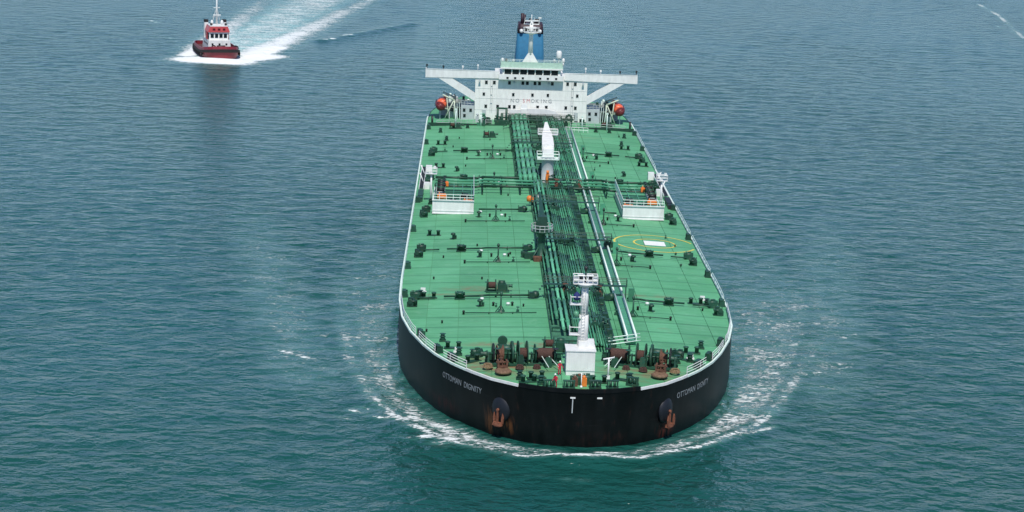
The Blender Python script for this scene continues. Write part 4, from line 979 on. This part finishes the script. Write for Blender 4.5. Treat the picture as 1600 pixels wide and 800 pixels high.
b = MB(); b.box((0, 0, 9.7), (3.6, .3, .2)); b.cyl((-1.7, 0, 9.7), (-1.5, 0, 11.2), .06, n=5); b.cyl((1.7, 0, 9.7), (1.9, 0, 11.4), .08, n=5); b.cyl((0, 0, 10), (0, 0, 11.9), .09, n=6); b.cyl((.5, 0, 10), (.7, 0, 11.2), .06, n=5); b.box((1.9, 0, 11.2), (.7, .3, .3)); b.build('yard_arm', m_wall, rm)
for x in (-1.1, 1.1): MB().lathe([(.1, -.35), (.35, -.2), (.35, .2), (.1, .35)], 9, (x, -1.2, 8.5)).build('lamp_housing', m_black, rm)
for (px, py, h, mt) in ((873, 100, 2.9, m_white), (791, 100, 1.2, m_black), (785, 100, 1.3, m_white), (866, 100, 1.0, m_grey), (880, 103, 1.6, m_white), (802, 99, .9, m_grey)):
    p = aty(px, py, YF+2); z = max(20.6, p.z)
    b = MB(); b.cyl((0, 0, 0), (0, 0, h*.5), .18, n=8)
    if h > 2: b.lathe([(.55, h*.45), (.62, h*.5), (.62, h*.95), (.4, h*1.05)], 12)
    else: b.lathe([(.2, h*.45), (.34, h*.6), (.3, h), (.1, h*1.1)], 9)
    b.build('antenna_dome', mt, ship).location = (p.x, p.y, z)
# funnel
fu = empty('funnel', (-.15, 247, Z0), 0, ship)
def rr(wx, wy, z, n=6):
    pts = []
    for (sx_, sy_, a0) in ((1, -1, -PI/2), (1, 1, 0), (-1, 1, PI/2), (-1, -1, PI)):
        for k in range(n+1): a = a0+PI/2*k/n; pts.append((sx_*(wx-.8)+.8*math.cos(a), sy_*(wy-.8)+.8*math.sin(a), z))
    return pts
b = MB(); b.loft([rr(3.5, 4, 0), rr(3.45, 4, 12), rr(3.05, 3.6, 18.7)]); b.build('casing', m_blue, fu)
b = MB(); b.loft([rr(3.09, 3.64, 18.7), rr(2.9, 3.4, 20.9)]); b.build('cap', m_marn, fu)
for (x, y, h) in ((-2.0, -1.5, 23.3), (-1.5, .8, 22.8), (1.7, -1.2, 22.0), (1.3, 1, 21.8), (0, 0, 22.0)): MB().cyl((x, y, 20.5), (x, y, h), .42, n=10).build('exhaust_pipe', m_marn if x < 0 else m_black, fu)
MB().box((0, 4, 4), (16, 14, 9)).build('engine_casing', m_wall, fu)
for s in (-1, 1): MB().lathe([(.1, -.5), (.42, -.3), (.42, .2), (.1, .4)], 10, (s*2.2, -4.0, 19.4)).build('floodlight', m_white, fu)

# side houses, davits and lifeboats
zS = DK+.3
for s in (-1, 1):
    so = empty('side_house', (s*14.6, YF+4, zS), 0, ship)
    MB().box((0, 0, 1.7), (3.1, 7, 3.4)).build('wall', m_grey, so)
    for (x, z) in ((-.8, 2.3), (.7, 2.3), (-.7, 1.0)): MB().box((x, -3.54, z), (.6, .08, .75)).build('window', m_glass, so)
    rail([(s*14.6-1.5+3*k/4, YF+.6) for k in range(5)], lambda p: zS+3.4, 1.0, m_grey, 'handrail', ship, nr=2, r=.05, post=1)
    bd = empty('boat_deck', (s*17.6, YF+9, zS-.1), 0, ship)
    MB().box((0, 0, 2.75), (7.4, 15, .16)).build('deck_sheet', mat('boat deck paint', (.16, .19, .17), .7, var=.2, dirt=RUST, dirt_amt=.4), bd)
    for x in (-3.4, -1.2, 1.2, 3.4): MB().box((x, -7.3, 1.35), (.2, .2, 2.7)).build('pillar', m_grey, bd)
    MB().box((.6*s, 3, 1.3), (5.6, 9, 2.6)).build('side_wall', m_grey, bd)
    for k in range(9):
        hh = random.uniform(.6, 1.5); MB().box((0, 0, hh/2), (random.uniform(.5, 1.3), random.uniform(.6, 1.4), hh)).lathe([(.2, hh), (.35, hh+.2), (.2, hh+.5)], 8).build('vent_box', random.choice((m_grey, m_dgreen, m_black, m_pale)), bd).location = (random.uniform(-3.2, 3.2), random.uniform(-6.5, 6.5), 2.83)
    dv = empty('boat_davit', (s*18.6, YF+4, zS), 0, ship)
    for y in (-2.6, 2.6):
        b = MB(); b.cyl((-s*.9, y, 0), (-s*.9, y, 4.4), .16, n=6); b.cyl((s*1.3, y, 0), (-s*.7, y, 4.3), .14, n=6); b.cyl((-s*.9, y, 4.4), (s*1.9, y, 5.6), .2, n=6); b.cyl((s*.4, y, 0), (s*.9, y, 4.9), .12, n=6); b.cyl((s*.2, y, 2.2), (s*2.6, y, 2.6), .10, n=6)
        b.build('davit_arm', mat('davit paint', (.50, .56, .44), .5, dirt=RUST, dirt_amt=.5), dv)
    MB().cyl((-s*.6, -2.6, 3.2), (-s*.6, 2.6, 3.2), .12, n=6).box((-s*.4, 0, .8), (1.2, 1.6, 1.4)).build('davit_winch', m_grey, dv)
    for k in range(3): MB().cyl((-s*(1.2+.5*k), -3.2, 0), (-s*(1.0+.5*k), -3.0, 3.4+.3*k), .07, n=5).build('stay', m_pale, dv)
    # the boat
    lb = empty('lifeboat', (s*20.9, YF+4, zS+3.0)); lb.rotation_euler = (0, -s*math.radians(38), 0)
    tag(lb, 'orange enclosed lifeboat with dark red bottom hanging on the ' + ('starboard' if s < 0 else 'port') + ' davits', 'lifeboat', 'lifeboats on the tanker')
    ringsb = [(-3.2, .62), (-2.4, .86), (-1.2, .98), (0, 1), (2, .98), (3.2, .82), (3.8, .5), (4.0, .15)]
    nose = [(-4.05, .10), (-3.95, .35), (-3.7, .56), (-3.3, .76), (-2.7, .88)]
    b = MB(); b.loft([[(1.42*k*math.cos(a), y, 1.25*k**.6*math.sin(a)) for a in np.linspace(PI, 2*PI, 10)] for y, k in nose[:-1]+ringsb[1:]]); b.build('boat_hull', m_boatd, lb)
    b = MB(); b.loft([[(1.38*k*math.cos(a), y, .02+.9*k**.7*math.sin(a)) for a in np.linspace(0, PI, 10)] for y, k in nose]); b.build('nose', m_boatd, lb)
    b = MB(); b.loft([[(1.30*k*math.cos(a), y, .03+1.75*k**.7*math.sin(a)) for a in np.linspace(0, PI, 10)] for y, k in [(-2.75, .55)]+ringsb[1:]]); b.build('canopy', m_boat, lb)
    MB().box((0, 1.8, 1.9), (1.1, 1.3, .8), taper=.75).build('conning_tower', m_boat, lb)
    for e in (-1, 1): MB().box((e*1.17, .2, .78), (.1, .5, .3)).build('window', m_glass, lb)
    for y in (-2.6, 2.6): MB().cyl((0, y, .8), (-s*.3, y, 2.4), .06, n=5).build('fall_hook', m_black, lb)
    for k, (x, y, h) in enumerate(((22.6, 219, 2.2), (17.2, 217.5, 3.9), (11.5, 217, 3.0))):
        MB().cyl((0, 0, 0), (0, 0, h), .13 if k else .25, n=7).box((0, 0, h), (.5, .4, .25)).build('lamp_post' if k else 'vent_post', m_black if k == 0 else m_pale, ship).location = (s*x, y, dz(x, y))
    rail([(s*(9+1.4*k), 220.0) for k in range(10)], lambda p: dz(*p), 1.05, m_grey, 'handrail', ship, nr=2, r=.05, post=1)
# clutter in front of the house: coaming, goosenecks, king posts, trunk
for s in (-1, 1): MB().box((s*14.5, 218.4, DK+.55), (18, .25, .7)).build('slop_coaming', m_dgreen, ship)
kp = empty('king_post', (-6.7, 221, dz(6.7, 221)), 0, ship)
for x in (-1.0, 1.0): MB().cyl((x, 0, 0), (x, 0, 3.6), .26, n=8).build('post', m_dgreen, kp)
MB().box((0, 0, 3.6), (2.5, .45, .4)).build('head_beam', m_dgreen, kp); MB().cyl((0, 0, 0), (0, .2, 2.4), .3, n=8).box((0, -.4, .5), (3.2, 1.6, 1.0)).build('winch_base', m_dgreen, kp)
b = MB(); b.tube([(-.7, 0, 0), (-.7, 0, 1.6), (-.4, 0, 2.1), (.2, 0, 2.1), (.5, 0, 1.6), (.5, 0, .2)], .27, 8); b.build('gooseneck_vent', m_dgreen, ship).location = (8.8, 222, dz(9, 222)+.3)
tr = empty('ventilation_trunk', (0, YF-.9, Z0), 0, ship)
MB().slab_xz([(-5.2, 1.5), (5.0, 1.5), (7.6, .3), (8.4, .3), (5.6, 2.6), (3.5, 3.0), (-.6, 3.0), (-.9, 2.7), (-4.6, 2.6)], -.5, .5).build('trunk', m_white, tr)
MB().box((-1.6, -.2, 1.6), (1.5, 1.3, 2.6)).build('trunk_leg', m_wall, tr); MB().box((-1.5, -.1, 3.4), (1.7, 1.0, 1.2), taper=.7).build('cowl', m_white, tr)
b = MB(); b.box((1.5, 226, DK+1.5), (17, 1.6, .25))
for x in np.arange(-6.5, 9.6, 2): b.box((x, 225.4, DK+.9), (.2, .2, 1.3))
b.build('pipe_bridge', m_dgreen, ship)
rail([(-6.8+1.7*k, 225.3) for k in range(11)], lambda p: DK+1.6, 1.0, m_dgreen, 'handrail', ship, nr=2, r=.05, post=1)
for k in range(26):
    x = random.uniform(-12.5, 13.5); y = random.uniform(216.5, 224.5)
    if -5 < x < 7 and y < 222: continue
    hh = random.uniform(.6, 1.7); b = MB(); b.box((0, 0, hh/2), (random.uniform(.5, 1.2), random.uniform(.5, 1.2), hh)); b.cyl((.1, 0, hh), (.1, 0, hh+.4), .18, n=7); b.lathe([(.3, hh+.3), (.34, hh+.45), (.2, hh+.6)], 8)
    b.build('deck_machinery', random.choice((m_dgreen, m_dgreen, m_dgreen, m_grey, m_pipe)), ship).location = (x, y, dz(x, y))

# ------------------------------------------------------------------ crew on the forecastle
def person(loc, rz, label, lean=0.0, arms=((.30, -.05), (.30, -.05))):
    V = []; E = []; R_ = []
    def add(p, r, par=None):
        V.append(p); R_.append(r); i = len(V)-1
        if par is not None: E.append((par, i))
        return i
    pel = add((0, 0, .95), (.16, .13)); wst = add((0, -.01-lean*.2, 1.12), (.15, .12), pel); ch = add((0, -.02-lean*.5, 1.34), (.18, .13), wst); nk0 = add((0, -.02-lean*.7, 1.48), (.09, .085), ch)
    nk = add((0, -.03-lean*.8, 1.55), (.06, .06), nk0); hd = add((0, -.05-lean, 1.64), (.085, .095), nk); tp = add((0, -.05-lean, 1.76), (.075, .085), hd)
    for k, e in enumerate((-1, 1)):
        hp = add((e*.10, 0, .88), (.10, .105), pel); kn = add((e*.12, -.03 if k else .02, .48), (.065, .07), hp); an_ = add((e*.13, .03 if k else -.02, .09), (.045, .05), kn); add((e*.14, -.13, .04), (.045, .035), an_)
        sh = add((e*.20, -.02-lean*.5, 1.42), (.075, .07), ch); el = add((e*arms[k][0], .02, 1.14), (.05, .05), sh); wr = add((e*(arms[k][0]-.03), -.16+arms[k][1], .95+abs(arms[k][1])), (.036, .036), el)
        hn = add((e*(arms[k][0]-.04), -.21+arms[k][1], .90+abs(arms[k][1])), (.042, .026), wr)
        for j, (dx, ln) in enumerate(((-.03, .055), (-.01, .07), (.012, .065), (.032, .05))):
            add((e*(arms[k][0]-.04)+dx, -.235+arms[k][1]-ln*.5, .88+abs(arms[k][1])-ln), (.009, .009), hn)
        add((e*(arms[k][0]-.09), -.23+arms[k][1], .89+abs(arms[k][1])), (.010, .010), hn)
    me = bpy.data.meshes.new('body'); me.from_pydata(V, E, []); o = put('body', me)
    md = o.modifiers.new('skin', 'SKIN'); md.use_smooth_shade = True; o.modifiers.new('sub', 'SUBSURF').levels = 1
    for i, r in enumerate(R_): me.skin_vertices[0].data[i].radius = r
    me.skin_vertices[0].data[0].use_root = True
    dg = bpy.context.evaluated_depsgraph_get(); m2 = bpy.data.meshes.new_from_object(o.evaluated_get(dg)); bpy.data.objects.remove(o)
    m2.materials.clear()
    for mm in (m_cover, m_skin, m_black): m2.materials.append(mm)
    for p in m2.polygons:
        z = p.center.z; p.use_smooth = True
        p.material_index = 1 if z > 1.53 else (2 if z < .12 else (1 if (abs(p.center.x) > .2 and z < .97 and p.center.y < -.15) else 0))
    pr = empty('person', loc, rz); tag(pr, label, 'person'); put('body', m2, pr)
    MB().lathe([(.15, 1.70), (.145, 1.72), (.115, 1.74), (.11, 1.80), (.07, 1.86), (.01, 1.88)], 12, (0, -.05-lean, 0)).build('hard_hat', m_white, pr)
    MB().box((0, -.155-lean, 1.665), (.03, .035, .05)).build('nose', m_skin, pr)
    b = MB()
    for e in (-1, 1): b.box((e*.034, -.145-lean, 1.69), (.022, .02, .014))
    b.build('eyes', m_black, pr); MB().box((0, -.145-lean, 1.615), (.05, .015, .01)).build('mouth', m_boatd, pr)
    for e in (-1, 1): MB().box((e*.09, -.045-lean, 1.66), (.02, .04, .06)).build('ear', m_skin, pr)
    return pr
p = at(874, 586); person((p.x, p.y, dz(p.x, p.y)+.01), .4, 'crew member in red coverall and white hard hat beside the white mast house', .04, ((.30, -.05), (.34, -.16)))
p = at(868, 606); person((p.x, p.y, dz(p.x, p.y)+.01), -.5, 'crew member in red coverall bending over the stem head fittings', .14, ((.30, -.12), (.28, -.10)))

# ------------------------------------------------------------------ the tug
tp = at(341, 92, 0)
TH = math.radians(15); tg = empty('tugboat', (tp.x-math.sin(TH)*11.5+1.0, tp.y+math.cos(TH)*11.5, -.35), TH)
tag(tg, 'red harbour tug with white wheelhouse throwing up white foam at its bow', 'tugboat')
TY = [(-15, .0), (-14.9, 1.6), (-14.3, 3.2), (-13, 4.6), (-11, 5.5), (-8, 6.0), (0, 6.1), (10, 5.9), (14, 5.4), (15.2, 4.6)]
def tw(y): return float(np.interp(y, [a for a, c in TY], [c for a, c in TY]))
ty = [-15, -14.9, -14.6, -14.3, -13.7, -13, -12, -11, -9.5, -8, -4, 0, 5, 10, 14, 15.2]
def tz(y): return 2.5+1.3*max(0, (-y-2)/13)**1.6
def tring(k, zz, ysq):                                        # k: width factor, zz(y): height
    L = [(-tw(y)*k, y*ysq, zz(y)) for y in ty]; return L+[(-q[0], q[1], q[2]) for q in reversed(L[1:])]
b = MB(); b.loft([tring(.78, lambda y: -1.2, .93), tring(.86, lambda y: 0, .95), tring(.97, lambda y: tz(y)*.55, .985), tring(1, lambda y: tz(y), 1)], caps=False); thull = b.build('hull', m_red, tg)
b = MB(); b.loft([tring(.985, lambda y: tz(y)*.72, .99), tring(1.06, lambda y: tz(y)*.74, 1.02), tring(1.07, lambda y: tz(y)*.98, 1.025), tring(1.0, lambda y: tz(y), 1)], caps=False, smooth=False); b.build('rubbing_fender', m_rub, tg)
b = MB(); b.loft([tring(.995, lambda y: tz(y)-.05, .998), tring(.96, lambda y: tz(y)+.85, .985), tring(.93, lambda y: tz(y)+.85, .97), tring(.95, lambda y: tz(y)-.5, .98)], caps=False, smooth=False); b.build('bulwark', m_red, tg)
b = MB(); b.loft([[(-tw(y)*.96, y*.98, tz(y)-.3), (tw(y)*.96, y*.98, tz(y)-.3)] for y in ty[1:]], closed=False, caps=False); b.build('deck', mat('tug deck', (.10, .045, .04), .7), tg)
for s in (-1, 1):
    for y in (-9.5, -6, -2.5, 1, 4.5, 8, 11.5):
        b = MB(); R0 = .62; rings = []
        for k in range(14):
            a = 2*PI*k/14; rings.append([(.22*math.cos(g), (R0+.22*math.sin(g))*math.cos(a), (R0+.22*math.sin(g))*math.sin(a)) for g in np.linspace(0, 2*PI, 7)[:-1]])
        rings.append(rings[0]); b.loft(rings, caps=False); b.build('tyre_fender', m_rub, thull).location = (s*(tw(y)*1.04), y, tz(y)*.62)
def tyre(loc, parent):
    b = MB(); rings = []
    for k in range(14):
        a = 2*PI*k/14; rings.append([((.6+.22*math.sin(g))*math.cos(a), .22*math.cos(g), (.6+.22*math.sin(g))*math.sin(a)) for g in np.linspace(0, 2*PI, 7)[:-1]])
    rings.append(rings[0]); b.loft(rings, caps=False); b.build('tyre_fender', m_rub, parent).location = loc
tyre((-2.6, -12.6, 4.1), thull); tyre((4.4, -10.8, 3.8), thull); tyre((5.0, -9.4, 3.6), thull)
dh = empty('deckhouse', (0, 0, 0), 0, tg)
MB().slab_xz([(-3.7, 2.2), (3.7, 2.2), (3.4, 5.7), (-3.4, 5.7)], -7.0, 6).build('wall', m_white, dh)
for x in (-2.2, 0, 2.2): MB().box((x, -7.02, 4.5), (.6, .08, .6)).build('window', m_glass, dh)
for s in (-1, 1):
    for y in (-5, -2.5, 0, 2.5): MB().box((s*3.56, y, 4.4), (.12, .7, .6)).build('window', m_glass, dh)
whl = empty('wheelhouse', (0, 0, 0), 0, tg)
MB().slab_xz([(-3.0, 5.7), (3.0, 5.7), (3.15, 8.2), (-3.15, 8.2)], -5.4, 1.5).build('wall', m_white, whl)
for k in range(4): MB().box((-2.1+1.4*k, -5.42, 7.0), (1.0, .1, 1.3)).build('window', m_glass, whl)
for s in (-1, 1):
    for y in (-4.2, -2.6, -.9): MB().box((s*3.1, y, 7.0), (.12, 1.2, 1.25)).build('window', m_glass, whl)
    MB().box((s*3.45, -1.9, 6.9), (.16, 3.6, 2.4)).build('side_screen', m_tred, whl)
MB().slab_xz([(-3.5, 8.2), (3.5, 8.2), (2.8, 10.0), (-2.8, 10.0)], -5.9, 2).build('upper_band', m_tred, whl)
for k in range(3): MB().box((-1.6+1.6*k, -5.93, 9.1), (.8, .1, .6)).build('window', mat('dark red glass', (.10, .01, .012), .2), whl)
MB().box((0, -2, 10.1), (5.6, 7.6, .2)).build('roof', m_white, whl)
for s in (-1, 1):
    fn = MB().box((s*2.9, 3.2, 8.2), (1.4, 2.0, 5.0), taper=.85).build('funnel', m_white, tg); MB().box((s*2.9, 3.2, 11.0), (1.25, 1.8, .8)).build('funnel_cap', m_rub, fn)
    MB().lathe([(.1, -.3), (.4, -.2), (.4, .3), (.1, .4)], 9, (s*2.3, -4.6, 10.6)).build('searchlight', m_black, tg)
    MB().lathe([(.3, 10.2), (.45, 10.6), (.45, 11.2), (.2, 11.6)], 10, (s*1.6, -1, 0)).build('satellite_dome', m_white, tg)
ms = empty('mast', (0, 0, 0), 0, tg)
MB().cyl((0, -.5, 10.1), (0, -.5, 21.5), .38, .16, n=8).build('pole', m_white, ms); MB().box((0, -.5, 12.6), (2.6, .3, .2)).box((0, -.5, 15.5), (2.0, .25, .18)).build('cross_tree', m_white, ms)
MB().box((0, -1.0, 13.2), (2.4, .3, .3)).build('radar_scanner', m_white, ms); MB().box((-.8, -.5, 20.0), (1.1, .08, .8)).build('flag', m_black, ms)
MB().cyl((1.4, .8, 10), (.2, -.3, 15), .10, n=5).cyl((-1.4, .8, 10), (-.2, -.3, 15), .10, n=5).build('mast_stay', m_white, ms)
MB().box((0, -10.5, 3.6), (2.2, 1.2, 1.0)).cyl((-1.3, -10.5, 4.0), (1.3, -10.5, 4.0), .55, n=10).build('towing_winch', m_black, tg)
MB().box((-1.4, 11, 3.2), (.3, .3, 1.6)).box((1.4, 11, 3.2), (.3, .3, 1.6)).box((0, 11, 4.0), (3.2, .3, .3)).build('towing_bitt', m_black, tg)
